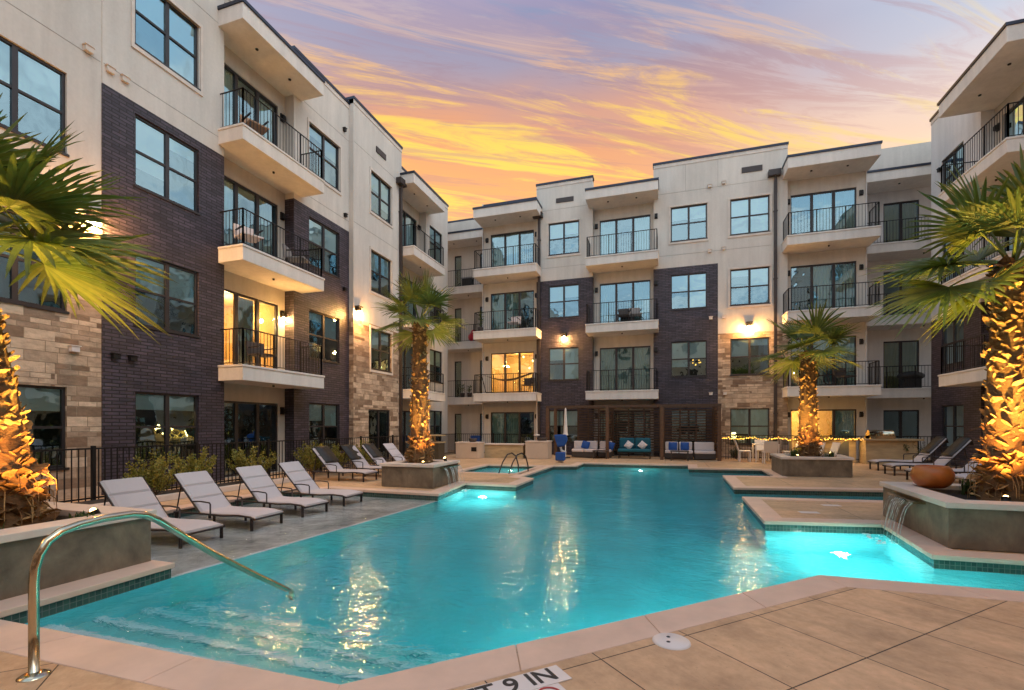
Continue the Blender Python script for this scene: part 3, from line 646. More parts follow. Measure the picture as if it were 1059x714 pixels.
# ------------------------------------------------------------------ planters
def planter(label,poly,top=.57,cap=.07,ov=.04,wall=.28):
    t=thing('concrete_planter',label,'planter',(0,0,0))
    out=poly; inn=offset(poly,-wall)
    n=len(poly); mb=MB(); cp=MB(); co_=offset(poly,ov)
    for i in range(n):
        j=(i+1)%n
        mb.prism([out[i],out[j],inn[j],inn[i]],0.011,top-cap); cp.prism([co_[i],co_[j],inn[j],inn[i]],top-cap,top)
    mb.build('wall',CONC,t); cp.build('cap',CAPST,t,bev=.006)
    MB().prism(offset(poly,-wall+.0),.02,top-.12).build('soil',SOIL,t); return t
planter('long dark concrete planter with pale cap at the left edge, under the nearest left palm',[(-9.2,-1.0),(-5.38,-1.0),(-5.38,3.76),(-9.2,3.76)])
planter('square dark concrete planter with a water spout below the middle palm',[(-6.62,10.12),(-5.22,10.12),(-5.25,11.62),(-6.62,11.62)])
planter('dark concrete planter with pale cap holding the palm by the white dining table',[(3.28,15.78),(5.1,15.95),(5.3,17.7),(3.36,17.7)])
planter('large angled concrete planter with a pouring waterfall at the right edge, below the biggest palm',[(3.27,7.12),(7.6,7.12),(7.6,9.35),(3.42,9.35)])
def fall(label,p0,p1,out,z0,z1,n):
    t=thing('waterfall',label,'waterfall',(0,0,0)); P0,P1,O=Vector(p0),Vector(p1),Vector(out)
    l=MB(); a=P0+O*.0; l.prism([tuple(P0-O*.05),tuple(P1-O*.05),tuple(P1+O*.10),tuple(P0+O*.10)],z1-.03,z1); l.build('spillway',CHROME,t)
    m=MB(); N=n
    for k in range(N):
        if rnd.random()<.2: continue
        s0=(k+.15)/N; s1=(k+.15+rnd.uniform(.25,.8))/N; sway=rnd.uniform(-.05,.05)
        prev=None
        for q in range(9):
            tt=q/8; z=z1-.015-(z1-z0)*tt; oo=.10+.16*math.sqrt(tt); sc_=1-.55*tt
            c=(s0+s1)/2+sway*tt; hw=(s1-s0)/2*sc_
            A=P0.lerp(P1,c-hw)+O*oo; B=P0.lerp(P1,c+hw)+O*oo; cur=((A.x,A.y,z),(B.x,B.y,z))
            if prev: m.quad(prev[0],prev[1],cur[1],cur[0])
            prev=cur
    m.build('falling_water',FALL,t)
    s=MB()
    for k in range(26):
        c=P0.lerp(P1,rnd.uniform(.1,.9))+O*(.27+rnd.uniform(-.08,.2)); s.ball((c.x,c.y,z0),rnd.uniform(.01,.035),6,4,(1,1,.4))
    s.build('foam',mat('foam',(.8,.85,.83),.4),t)
fall('sheet of water pouring from the right planter into the pool',(3.27,7.75),(3.36,8.75),(-1,.05),-.15,.47,16)
fall('thin water spout running down the middle planter beside the far ledge',(-5.22,10.5),(-5.24,11.5),(1,.0),-.15,.47,16)

# ------------------------------------------------------------------ palms
def palm(label,base,top,r0,r1,nleaf,rp,rb,seed,boots,spread=78,elmax=80,elmin=-32,extra=()):
    rg=random.Random(seed); bx,by,bz=base; t=thing('palm_tree',label,'palm tree',base,0,'palm trees round the pool')
    top=Vector(top)-Vector(base); H=top.length
    axis=lambda s: Vector((top.x*s**1.4,top.y*s**1.4,top.z*s))
    N=16; tr=MB(); tr.tube([axis(i/N) for i in range(N+1)],[ (r0+(r1-r0)*(i/N))*(.93)*(1+.15*max(0,1-i/2.)) for i in range(N+1)],14); tro=tr.build('trunk',CORE,t)
    bm_=MB(); k=0
    for k in range(boots):
        s=(k+.5)/boots; ang=k*R(137.508)+rg.uniform(-.25,.25); c=axis(s); r=(r0+(r1-r0)*s)*.84*(1+.12*max(0,1-s*8))
        rad=Vector((math.cos(ang),math.sin(ang),0)); tan=Vector((-math.sin(ang),math.cos(ang),0))
        L=rg.uniform(.07,.16)*(1.35 if s<.2 else 1); w=rg.uniform(.06,.15); tilt=R(rg.uniform(6,40)+ (18 if s<.2 else 0)+(14 if s>.93 else 0))
        tw=rg.uniform(.2,.75)*(1 if k%2 else -1); tan=(tan*math.cos(tw)+Vector((0,0,1))*math.sin(tw)).normalized()
        vs=[];  
        for q,(ss,ww,th) in enumerate(((0,.6,.022),(.4,1,.02),(.85,.9,.013),(1.0,.45,.006))):
            tl=tilt*(.5+.9*ss); p=c+rad*(r-.03)+ (rad*math.sin(tl)+Vector((0,0,1))*math.cos(tl))*L*ss + Vector((0,0,-.03))
            p+=tan*(.35*w*ss*(1 if k%2 else -1))
            nrm=(rad*math.cos(tl)-Vector((0,0,1))*math.sin(tl))
            jit=rg.uniform(.6,1.3); p+=tan*rg.uniform(-.012,.012)+Vector((0,0,rg.uniform(-.012,.012)))*(q>0)
            vs+=[p-tan*w*ww*jit*.5-nrm*th*.2,p-nrm*th*.9*0-nrm*0+nrm*th,p+tan*w*ww*jit*.5-nrm*th*.2,p-nrm*th]
        fs=[]
        for q in range(3):
            for m in range(4): fs.append((q*4+m,q*4+(m+1)%4,(q+1)*4+(m+1)%4,(q+1)*4+m))
        fs+=[(3,2,1,0),(12,13,14,15)]; bm_.add(vs,fs)
    bm_.build('leaf_bases',BOOT,tro)
    # dead fibre strands at the foot
    fb=MB()
    for k in range(50):
        a=rg.uniform(0,2*PI); p=Vector((math.cos(a)*r0*.95,math.sin(a)*r0*.95,rg.uniform(.15,.6))); q=p+Vector((math.cos(a)*.12,math.sin(a)*.12,-rg.uniform(.1,.35)))
        fb.tube([p,(p+q)/2+Vector((math.cos(a)*.05,math.sin(a)*.05,.02)),q],[.006,.005,.002],4)
    fb.build('fibres',BOOT,tro)
    cr=MB(); C=top+Vector((0,0,.02))
    leaves=[(i*137.508+rg.uniform(-12,12), elmax+(elmin-elmax)*((i+.5)/nleaf)**.8+rg.uniform(-6,6),1.) for i in range(nleaf)]+list(extra)
    for az,el,sc_ in leaves:
        a,e_=R(az),R(el); d=Vector((math.cos(a)*math.cos(e_),math.sin(a)*math.cos(e_),math.sin(e_)))
        Lp=rp*rg.uniform(.85,1.1)*sc_; Rb=rb*rg.uniform(.88,1.1)*sc_
        pts=[]; p=C+Vector((d.x,d.y,0))*.04; dr=d.copy()
        for q in range(6):
            pts.append(p.copy()); p=p+dr*(Lp/5); dr=(dr+Vector((0,0,-.075*(1.1-max(0,e_)/1.6)))).normalized()
        cr.tube(pts,[.026,.022,.018,.015,.013,.011],5)
        hub=pts[-1]; ax=dr; side=ax.cross(Vector((0,0,1)))
        if side.length<.1: side=Vector((1,0,0))
        side.normalize(); roll=R(rg.uniform(-28,28)); side=Matrix.Rotation(roll,3,ax)@side; up=side.cross(ax).normalized()
        ns=30; sp=R(rg.uniform(104,122))
        for m in range(ns):
            th=-sp+2*sp*(m+.5)/ns+rg.uniform(-.02,.02); dd0=ax*math.cos(th)+side*math.sin(th)
            cup=.22*abs(math.sin(th)); dd0=(dd0+up*(.16-cup*.2)).normalized()
            if rg.random()<.05: continue
            L=Rb*(1-.30*(abs(th)/sp)**2)*rg.uniform(.86,1.06)*(rg.uniform(.6,.9) if rg.random()<.06 else 1); wmax=2*sp/ns*Rb*.52*.40; perp=dd0.cross(up).normalized()
            droop=rg.uniform(.0,.15)+.05*abs(th)/sp; vs=[]; rows=((0,.2),(.26,.9),(.48,1.05),(.7,.82),(.88,.5),(1,.04))
            for s_,w_ in rows:
                c=hub+dd0*(L*s_)+Vector((0,0,-droop*L*max(0,s_-.35)**2*3.0)); hw=wmax*w_
                vs+=[c-perp*hw,c-up*hw*.45,c+perp*hw]
            fs=[]
            for q in range(len(rows)-1):
                fs+=[(q*3,q*3+1,q*3+4,q*3+3),(q*3+1,q*3+2,q*3+5,q*3+4)]
            cr.add(vs,fs)
    cr.build('crown',LEAF,t)
    return t
palm('foreground fan palm at the left edge with shaggy orange-lit trunk','x' and (-6.42,3.05,.45),(-6.66,2.75,3.3),.27,.19,13,.78,1.12,3,760,elmin=6,extra=((38,-4,1.0),(15,8,1.0),(88,42,1.05),(105,60,1.)))
palm('fan palm in the middle left planter, its slender trunk lit orange','x' and (-6.0,10.9,.45),(-6.0,10.9,4.15),.27,.17,15,.58,.78,5,600,elmin=-18)
palm('fan palm in the far right planter beside the white dining table','x' and (4.22,16.85,.45),(4.2,16.85,3.75),.30,.20,15,.66,1.0,11,540,elmin=-18)
palm('largest fan palm at the right edge with broad orange-lit leaf bases on its trunk','x' and (4.5,8.35,.45),(4.66,8.55,3.75),.30,.21,11,.74,1.05,21,780,elmin=5,extra=((195,-12,1.12),(222,-22,1.0),(170,14,1.05)))
def spotlight(label,loc,target,e,ang=75,body=True,lens=True):
    t=thing('garden_spotlight',label,'light',loc); d=(Vector(target)-Vector(loc)).normalized()
    m=MB(); m.tube([(0,0,0),(0,0,.08)],.012,6); m.tube([Vector((0,0,.1))-d*.06,Vector((0,0,.1))+d*.05],.045,10); m.build('housing',IRON,t)
    m=MB(); m.ball(Vector((0,0,.1))+d*.05,.032,8,5); m.build('lens',LENS,t)
    lamp('crown_beam','SPOT',Vector(loc)+Vector((0,0,.12)),e*10,(1,.62,.12),.05,Vector(target)+Vector((0,0,1.7)),62,.8)
    lamp('spot_beam','SPOT',Vector(loc)+Vector((0,0,.1))+d*.1,e*.72,(1,.43,.085),.05,target,ang,.7)
spotlight('small spotlight glowing in the left planter by the first lounger',(-5.75,3.45,.45),(-6.5,3.0,2.2),260,95)
spotlight('spotlight on the near side of the left planter, aimed up the palm',(-5.8,2.35,.45),(-6.5,2.9,2.3),300,95)
spotlight('white-glowing spotlight on the right corner of the middle planter',(-5.45,11.25,.5),(-6.0,10.95,2.6),170,80)
spotlight('spotlight on the near edge of the middle planter below the palm',(-5.6,10.35,.45),(-6.0,10.9,2.4),260,80)
spotlight('white-glowing spotlight right of the palm in the far right planter',(4.75,16.55,.52),(4.2,16.85,2.6),170,80)
spotlight('spotlight left of the palm in the far right planter',(3.75,16.15,.45),(4.2,16.85,2.4),260,80)
spotlight('spotlight between the orange bowl and the biggest palm',(4.05,7.55,.45),(4.5,8.4,2.2),520,85)
spotlight('spotlight at the foot of the biggest palm, right side',(5.0,7.6,.45),(4.6,8.4,2.4),300,85)
def tuft(label,loc,n,h,seed,group=None):
    rg=random.Random(seed); t=MB()
    for k in range(n):
        a=rg.uniform(0,2*PI); L=h*rg.uniform(.6,1.1); o=rg.uniform(.1,.5)*h; w=.012
        p=Vector((rg.gauss(0,.05),rg.gauss(0,.05),0)); d=Vector((math.cos(a),math.sin(a),0)); s=Vector((-d.y,d.x,0))
        A=p; B=p+d*o*.35+Vector((0,0,L*.65)); C=p+d*o+Vector((0,0,L*.8))
        t.add([A-s*w,A+s*w,B+s*w*.8,B-s*w*.8,C],[(0,1,2,3),(3,2,4)])
    o=t.build('grass_tuft',GRASSM); o.location=loc; return tag(o,label,'plant',group)
tuft('dark grass tuft at the near left of the left planter',(-5.75,2.55,.45),70,.22,1); tuft('small grass tuft beside the glowing spotlight in the left planter',(-5.7,3.3,.45),60,.2,2)
tuft('low plant left of the palm in the far right planter',(3.75,16.5,.45),80,.42,3); tuft('low plant right of the palm in the far right planter',(4.65,16.3,.45),60,.36,4)
tuft('grass tuft behind the orange bowl',(4.35,8.9,.45),60,.3,6)

# ------------------------------------------------------------------ handrails, deck details
hr=thing('pool_handrail','curved polished steel handrail in front, dropping from the deck into the pool steps','handrail',(0,0,0))
X=-3.59; pts=[(1.83,0),(1.83,.3),(1.83,.56),(1.835,.64),(1.855,.72),(1.895,.79),(1.96,.835),(2.06,.86),(2.2,.875),(2.38,.872),(2.47,.85),(2.56,.795),(2.75,.64),(3.02,.425),(3.45,.12),(3.80,-.12),(3.86,-.165),(3.885,-.22),(3.89,-.46)]
pts=[(y,z if z<=0 else z) for y,z in pts]
m=MB(); m.tube([(X,y,z) for y,z in pts],.0255,16); m.build('rail',CHROME,hr)
m=MB(); m.lathe([(0,.012),(.024,.03),(.05,.022),(.075,.010),(.078,0.004)],(X,1.83,0),20); m.build('base_flange',CHROME,hr)
for k,(xa,lab) in enumerate(((-4.78,'left arched dark handrail of the small spa'),(-4.45,'right arched dark handrail of the small spa'))):
    t=thing('spa_handrail',lab,'handrail',(0,0,0)); m=MB(); m.tube([(xa-.15,13.95,0),(xa-.05,14.05,.35),(xa+.05,14.2,.58),(xa+.12,14.45,.62),(xa+.16,14.75,.5),(xa+.18,14.95,.2),(xa+.18,15.0,-.25)],.022,8); m.build('rail',CHFR,t)
dr=thing('skimmer_lid','round white skimmer lid with two finger holes set in the near deck','drain cover',(.04,3.47,.004))
m=MB(); m.lathe([(0,.012),(.115,.012),(.125,.006),(.128,.0)],(0,0,0),32); m.build('lid',WHITET,dr)
m=MB()
for yy in (-.035,.045): m.lathe([(0,.0135),(.013,.0135),(.014,.012)],(-.02,yy,0),10)
m.build('finger_hole',INK,dr)
def text(s,size,name,m,parent,loc,rz=0,ext=.0015):
    cu=bpy.data.curves.new(name,'FONT'); cu.body=s; cu.size=size; cu.extrude=ext; cu.align_x='CENTER'; cu.align_y='CENTER'; cu.offset=.0022
    tmp=bpy.data.objects.new('tmp',cu); COL.objects.link(tmp); dg=bpy.context.evaluated_depsgraph_get(); dg.update()
    me=bpy.data.meshes.new_from_object(tmp.evaluated_get(dg)); bpy.data.objects.remove(tmp); me.materials.clear(); me.materials.append(m)
    o=bpy.data.objects.new(name,me); COL.objects.link(o); o.parent=parent; o.location=loc; o.rotation_euler=(0,0,rz); return o
sg=thing('depth_marker','white deck tile reading FT 9 IN with a red ring below, near the bottom edge','sign',(-.883,2.54,.005),R(45))
m=MB(); m.box(-.42,-.09,0,.42,.085,.008); m.build('tile',WHITET,sg,bev=.002)
text('FT 9 IN',.185,'lettering',INK,sg,(.068,0,.0095))
m=MB(); m.box(.10,-.27,0,.32,-.095,.008); m.build('tile',WHITET,sg,bev=.002)
m=MB(); m.tube([(.21+.07*math.cos(q*2*PI/24),-.18+.07*math.sin(q*2*PI/24),.009) for q in range(24)],.007,4,close=True); m.tube([(.16,-.13,.009),(.26,-.23,.009)],.006,4); m.build('ring',REDINK,sg)
for lab,(x,y),rz in (('pale marker tile pair set in the right pool peninsula',(2.35,9.35),R(8)),('single pale marker tile on the right pool peninsula near the channel',(2.95,10.3),R(8)),('pale marker tiles on the waterline below the middle planter',(-5.9,9.47),0)):
    t=thing('marker_tile',lab,'tile',(x,y,.0) if y>9.5 or x>0 else (x,y,-.1),rz); m=MB()
    if x>0: m.box(-.15,-.08,0,.15,.08,.006)
    else: 
        for q in (-.25,0,.22): m.box(q-.05,-.022,-.03,q+.05,-.012,.05)
    m.build('tile',WHITET,t)

# ------------------------------------------------------------------ chaise loungers
def lounger(label,loc,rz,group):
    t=thing('chaise_lounger',label,'lounger',loc,rz,group)   # foot end at +x 0, head toward -x, width along y 0..0.62
    Wd=.62; L=1.08; a=R(47); bl=.82; hx=-L; zs=.27
    fr=MB()
    for y in (0,Wd):
        fr.tube([(.02,y,zs-.07),(-.06,y,zs-.035),(-.3,y,zs-.02),(-.6,y,zs-.04),(hx,y,zs-.03),(hx-.55,y,zs-.03)],.017,6)
        fr.tube([(hx,y,zs-.02),(hx-bl*math.cos(a),y,zs-.02+bl*math.sin(a))],.014,6)
    fr.tube([(.02,0,zs-.07),(.02,Wd,zs-.07)],.015,6); fr.tube([(hx-.55,0,zs-.03),(hx-.55,Wd,zs-.03)],.014,6); fr.tube([(hx-bl*math.cos(a),0,zs-.02+bl*math.sin(a)),(hx-bl*math.cos(a),Wd,zs-.02+bl*math.sin(a))],.014,6)
    fr.build('frame',CHFR,t)
    for x in (-.03,-.72,hx-.5):
        for y in (0,Wd):
            if x==-.72: continue
            m=MB(); m.box(x-.018,y-.014,0,x+.018,y+.014,zs-.04); m.build('leg',CHFR,t)
    for y in (0,Wd):
        m=MB(); m.box(-.78-.015,y-.013,0,-.78+.015,y+.013,zs-.03); m.build('leg',CHFR,t)
        m=MB(); m.tube([(hx-.18,y,zs+.16),(hx+.02,y,zs+.17),(hx+.20,y,zs+.155),(hx+.22,y,zs+.13),(hx+.22,y,zs-.02)],.013,6); m.build('armrest',CHFR,t)
        m=MB(); m.tube([(hx-.40,y,zs-.02+.40*math.tan(a)*.98),(hx-.50,y,zs-.03)],.011,6); m.build('back_strut',CHFR,t)
    def pad(pts,th,name):
        m=MB(); n=len(pts); vs=[]
        for (x,z,nx,nz) in pts:
            for y,k in ((.012,.35),(.05,1),(Wd-.05,1),(Wd-.012,.35)): vs.append((x+nx*th*k,y,z+nz*th*k))
            for y in (Wd-.012,.012): vs.append((x-nx*.004,y,z-nz*.004))
        fs=[]
        for i in range(n-1):
            for k in range(6): fs.append((i*6+k,i*6+(k+1)%6,(i+1)*6+(k+1)%6,(i+1)*6+k))
        fs+=[tuple(range(5,-1,-1)),tuple(range(len(vs)-6,len(vs)))]
        m.add(vs,fs,False); return m.build(name,SLING,t)
    sp=[]
    for i in range(13):
        s=i/12; x=.015-s*L; z=zs-.05+.03*math.sin(min(1,s*3)*PI/2)+.006*math.sin(s*PI*2)
        sp.append((x,z,0,1))
    pad(sp,.028,'seat')
    bp=[]; nb=30
    for i in range(nb+1):
        s=i/nb; seam=min(abs(s-.333),abs(s-.667))<.02
        bp.append((hx-bl*math.cos(a)*s,zs-.015+bl*math.sin(a)*s,math.sin(a)*(.15 if seam else 1),math.cos(a)*(.15 if seam else 1)))
    pad(bp,.028,'backrest'); return t
G1='chaise loungers standing in the shallow ledge'; 
lg=[]
for i,(y,lab) in enumerate(((4.72,'nearest lounger on the shallow ledge, partly behind the left planter'),(5.84,'second lounger from the left planter on the shallow ledge'),(6.98,'third lounger from the left planter on the shallow ledge'),(8.2,'farthest lounger on the shallow ledge, nearest the middle planter'))):
    if i==0: lg0=lounger(lab,(-6.17,y,-.178),0,G1)
    else: dup(lg0,lab,(-6.17+(.04,.0,-.05)[i-1],y,-.178),R((1.5,-1.2,2.2)[i-1]))
def towel(lab,loc,rz):
    t=MB(); vs=[]
    a=R(47)
    for i in range(9):
        s=.30+i/8*.72; x=-1.08-.82*math.cos(a)*s; z=.27+.82*math.sin(a)*s+.02
        for y in (.03,.59): vs.append((x+.022*math.sin(a),y,z+.022*math.cos(a)+.004*math.sin(i*2)))
    for y in (.03,.59): vs.append((-1.08-.82*math.cos(a)*1.05-.02,y,.27+.82*math.sin(a)*.8))
    t.add(vs,[(2*i,2*i+1,2*i+3,2*i+2) for i in range(9)],True); o=t.build('towel',BLACK); o.location=loc; o.rotation_euler=(0,0,rz)
    md=o.modifiers.new('thick','SOLIDIFY'); md.thickness=.01; return tag(o,lab,'towel')
G2='chaise loungers on the deck beyond the middle planter'
for i,(y,lab) in enumerate(((10.75,'nearest lounger on the left deck behind the ledge, with a dark cover on its back'),(11.85,'second lounger on the left deck, behind the middle planter'),(12.95,'third lounger on the left deck, beside the palm trunk'),(14.05,'fourth lounger on the left deck, farthest from the camera'))):
    o=dup(lg0,lab,(-7.55,y,.0),R((2,-3,1,-2)[i])); o['group']=G2
    if i<3: towel(['dark towel over the back of the nearest left deck lounger','dark towel over the back of the second left deck lounger','dark towel over the back of the third left deck lounger'][i],(-7.55,y,.0),0)
G3='chaise loungers on the right deck'
for i,(x,y,lab) in enumerate(((6.65,19.3,'farthest lounger on the right deck, near the grill island'),(6.45,17.6,'second farthest lounger on the right deck, with a dark towel'),(6.3,15.8,'third lounger on the right deck, seen above the orange bowl'),(6.55,14.2,'nearest lounger on the right deck, half hidden by the biggest palm'))):
    o=dup(lg0,lab,(x,y,.0),PI); o['group']=G3; o.scale=(1.15,1.05,1.25)
for y,x,lab in ((19.3,6.65,'dark towel on the farthest right deck lounger'),(17.6,6.45,'dark towel on the second right deck lounger')):
    o=towel(lab,(x,y,0),PI); o.scale=(1.15,1.05,1.25)

# ------------------------------------------------------------------ fences
def fence(label,segs,h=1.07,step=.11,z0=.01):
    t=thing('iron_fence',label,'fence',(0,0,0)); p=MB(); r=MB()
    for (a,b) in segs:
        A,B=Vector((*a,0)),Vector((*b,0)); L=(B-A).length; d=(B-A)/L; ang=math.atan2(d.y,d.x)
        for z in (h-.03,.10): 
            M=Matrix.Translation(A)@Matrix.Rotation(ang,4,'Z'); r.box(0,-.02,z,L,.02,z+.03,M)
        for i in range(int(L/step)+1):
            q=A+d*(i*step); M=Matrix.Translation(q); r.box(-.008,-.008,z0,.008,.008,h-.03,M)
        for i in range(int(L/2.1)+1):
            q=A+d*min(L,(i*2.1)); m=MB(); m.box(-.03,-.03,z0,.03,.03,h+.04,Matrix.Translation(q)); m.build('post',IRON,t)
    r.build('panel',IRON,t); return t
fence('long black picket fence in front of the left apartment wing',[((-10.4,2.0),(-10.4,22.6))])
fence('black picket fence across the far left patio below the back wing',[((-10.4,22.7),(-5.3,22.7))])
fence('black picket fence across the far right patio',[((2.3,22.75),(10.1,22.75))])
# low kerb with planting along the left fence
kb=thing('planting_kerb','low tan kerb wall of the planting strip in front of the left fence','kerb',(0,0,0))
m=MB(); m.box(-9.55,3.9,0,-9.40,10.2,.12); m.build('kerb',CAPST,kb,bev=.01); m=MB(); m.box(-10.35,3.9,0,-9.55,10.2,.08); m.build('soil',SOIL,kb)
def bush(label,loc,rx,ry,h,seed,n=900,m_=None):
    rg=random.Random(seed); t=thing('shrub',label,'shrub',loc); st=MB(); lf=MB()
    for k in range(26):
        a=rg.uniform(0,2*PI); rr=rg.uniform(.3,1); tip=Vector((math.cos(a)*rx*rr,math.sin(a)*ry*rr,h*rg.uniform(.55,1.05)*(1-.25*rr)))
        st.tube([(0,0,0),tip*.5+Vector((0,0,.05)),tip],[.012,.008,.003],4)
        for q in range(n//26):
            s=rg.uniform(.35,1.05); p=tip*s+Vector((rg.gauss(0,.03),rg.gauss(0,.03),rg.gauss(0,.03))); d=Vector((rg.gauss(0,1),rg.gauss(0,1),rg.gauss(.7,1))).normalized(); e=d.orthogonal().normalized(); e=Matrix.Rotation(rg.uniform(0,6.28),3,d)@e
            L=rg.uniform(.035,.06); w=L*.3; lf.add([p,p+d*L*.5+e*w,p+d*L,p+d*L*.5-e*w],[(0,1,2,3)])
    st.build('stems',CORE,t); lf.build('leaves',m_ or SHRUB,t)
for i,(x,y,lab) in enumerate(((-9.85,6.9,'green shrub at the fence behind the first and second ledge loungers'),(-9.9,7.85,'green shrub at the fence just right of the first one'),(-9.9,9.35,'bushy shrub at the fence behind the third ledge lounger'),(-9.9,11.6,'shrub at the fence behind the farthest ledge lounger'),(-9.9,12.5,'dark shrub at the fence beside the left deck loungers'),(-9.95,14.0,'small shrub at the fence behind the left deck loungers'))):
    bush(lab,(x,y,.02),.58,.58,1.0,30+i,3600)
bush('dark bush behind the right deck loungers near the right wing',(8.9,21.8,0),.5,.5,.95,50,900,GRASSM)
bush('small planting at the stone wall under the window right of the pergola',(3.0,23.3,0),.35,.25,.6,51,700,GRASSM)

# ------------------------------------------------------------------ far terrace furniture
def cabinet(label,x0,x1,y0,y1,h,vent_=False):
    t=thing('terrace_cabinet',label,'cabinet',(0,0,0)); m=MB(); m.box(x0,y0,0.005,x1,y1,h-.05); m.build('body',BOXM,t,bev=.012)
    m=MB(); m.box(x0-.02,y0-.02,h-.05,x1+.02,y1+.02,h); m.build('top',CAPST,t,bev=.006)
    if vent_: 
        m=MB(); m.box(x1-.31,y0-.012,.33,x1-.06,y0-.002,.52)
        for k in range(4): m.box(x1-.30,y0-.018,.35+k*.042,x1-.07,y0-.012,.365+k*.042)
        m.build('vent_grille',IRON,t)
    return t
cabinet('tan cast cabinet with a dark vent, left end of the terrace counter',-9.05,-7.97,19.75,20.55,.74,True)
cabinet('tan cast cabinet at the right end of the terrace counter, beside the blue pool lift',-5.98,-4.95,20.5,21.3,.80)
t=thing('stone_counter','low travertine counter wall between the two tan cabinets','counter',(0,0,0))
m=MB(); m.box(-7.95,20.55,.005,-6.1,21.1,.60); m.build('wall',TRAV,t); m=MB(); m.box(-8.0,20.5,.60,-6.05,21.15,.66); m.build('top',CAPST,t,bev=.008)
def bench_sofa(label,x0,x1,y,mseat,n=2,arm=False,base=WICK,group=None):
    t=thing('outdoor_sofa',label,'sofa',(0,0,0),0,group); m=MB(); m.box(x0,y,.04,x1,y+.75,.27); m.box(x0,y+.68,.27,x1,y+.78,.62); m.build('base',base,t,bev=.01)
    w=(x1-x0)/n
    for k in range(n):
        m=MB(); m.box(x0+k*w+.01,y-.02,.27,x0+(k+1)*w-.01,y+.58,.40); m.build('seat_cushion',mseat,t,bev=.03)
        m=MB(); m.box(x0+k*w+.02,y+.5,.40,x0+(k+1)*w-.02,y+.68,.76); m.build('back_cushion',mseat,t,bev=.035)
    return t
bench_sofa('white-cushioned wicker sofa in the left bay of the pergola',-4.15,-3.0,21.9,CREAM,2,group='cream sofas under the pergola')
bench_sofa('white-cushioned wicker armchair right of the left pergola sofa',-2.95,-2.35,22.0,CREAM,1)
bench_sofa('cream wicker sofa with two blue pillows in the right bay of the pergola',-.02,1.15,22.0,CREAM,2,group='cream sofas under the pergola')
bench_sofa('single cream wicker seat at the right end of the pergola',1.2,2.05,21.95,CREAM,1)
ts=thing('outdoor_sofa','teal two-seat sofa with dark legs in the middle bay of the pergola','sofa',(0,0,0))
m=MB(); m.box(-2.05,21.9,.30,-.6,22.55,.44); m.build('seat_cushion',TEAL,ts,bev=.04)
for x0,x1 in ((-2.02,-1.34),(-1.32,-.63)): m=MB(); m.box(x0,22.42,.42,x1,22.62,.92); m.build('back_cushion',TEAL,ts,bev=.06)
m=MB(); m.box(-2.05,21.92,.24,-.6,22.6,.29); m.build('frame',IRON,ts)
for x in (-2.0,-.65):
    for y in (21.95,22.55): m=MB(); m.box(x-.02,y-.02,0,x+.02,y+.02,.25); m.build('leg',IRON,ts)
def pillow(label,x,y,z,m_,rx=.25,rot=0,s=.36):
    m=MB(); vs=[]; n=8
    for i in range(n+1):
        for j in range(n+1):
            u,v=i/n*2-1,j/n*2-1; vs.append((u*s/2,-.07*(1-u**4)*(1-v**4),v*s/2))
    k=len(vs); vs+=[(a,-b,c) for a,b,c in vs]; fs=[]
    for i in range(n):
        for j in range(n):
            q=(i*(n+1)+j,(i+1)*(n+1)+j,(i+1)*(n+1)+j+1,i*(n+1)+j+1); fs+=[q,tuple(a+k for a in q[::-1])]
    m.add(vs,fs,True); o=m.build('pillow',m_); o.location=(x,y,z); o.rotation_euler=(-rx,rot,0); return tag(o,label,'pillow')
pillow('blue pillow on the left pergola sofa',-3.55,22.25,.58,BLUE,.3,.25); pillow('blue pillow at the right side of the left pergola seats',-2.42,22.25,.56,BLUE,.3,.3)
pillow('white pillow on the left half of the teal sofa',-1.58,22.25,.6,CREAM,.3,.6,.32); pillow('white pillow on the right half of the teal sofa',-.98,22.25,.6,CREAM,.3,.7,.32)
pillow('blue pillow on the left seat of the right pergola sofa',.32,22.3,.58,BLUE,.2,0); pillow('blue pillow on the right seat of the right pergola sofa',.82,22.3,.58,BLUE,.2,0)
def table(label,x0,x1,y0,y1,h,m_,name='coffee_table'):
    t=thing(name,label,'table',(0,0,0)); m=MB(); m.box(x0,y0,h-.04,x1,y1,h); m.build('tabletop',m_,t,bev=.008)
    for x in (x0+.04,x1-.04):
        for y in (y0+.04,y1-.04): m=MB(); m.box(x-.02,y-.02,0,x+.02,y+.02,h-.04); m.build('leg',m_,t)
    return t
table('dark low table in front of the right pergola sofa',.2,.95,21.2,21.7,.42,WICK); table('dark low table between the left pergola seats',-3.1,-2.45,21.3,21.75,.38,WICK)
table('white dining table right of the pergola',3.45,4.35,21.3,22.1,.74,WHITEP,'dining_table')
def rchair(label,x,y,rz):
    t=thing('dining_chair',label,'chair',(x,y,0),rz,'white chairs round the dining table'); m=MB(); m.box(-.24,-.24,.42,.24,.22,.46); m.build('seat',WHITEP,t,bev=.01)
    m=MB(); m.add([(-.23,.20,.46),(.23,.20,.46),(.25,.34,.88),(-.25,.34,.88),(-.23,.235,.46),(.23,.235,.46),(.25,.37,.88),(-.25,.37,.88)],[(0,1,2,3),(7,6,5,4),(0,4,5,1),(1,5,6,2),(2,6,7,3),(3,7,4,0)]); m.build('backrest',WHITEP,t)
    for a in (-.2,.2):
        for b in (-.2,.18): m=MB(); m.box(a-.02,b-.02,0,a+.02,b+.02,.42); m.build('leg',WHITEP,t)
rchair('white resin chair at the left end of the dining table',3.1,21.7,R(90)); rchair('white resin chair on the near side of the dining table',3.9,20.95,PI)
rchair('white resin chair on the far side of the dining table',3.9,22.35,0); rchair('white resin chair at the right end of the dining table',4.75,21.6,R(-90)); 
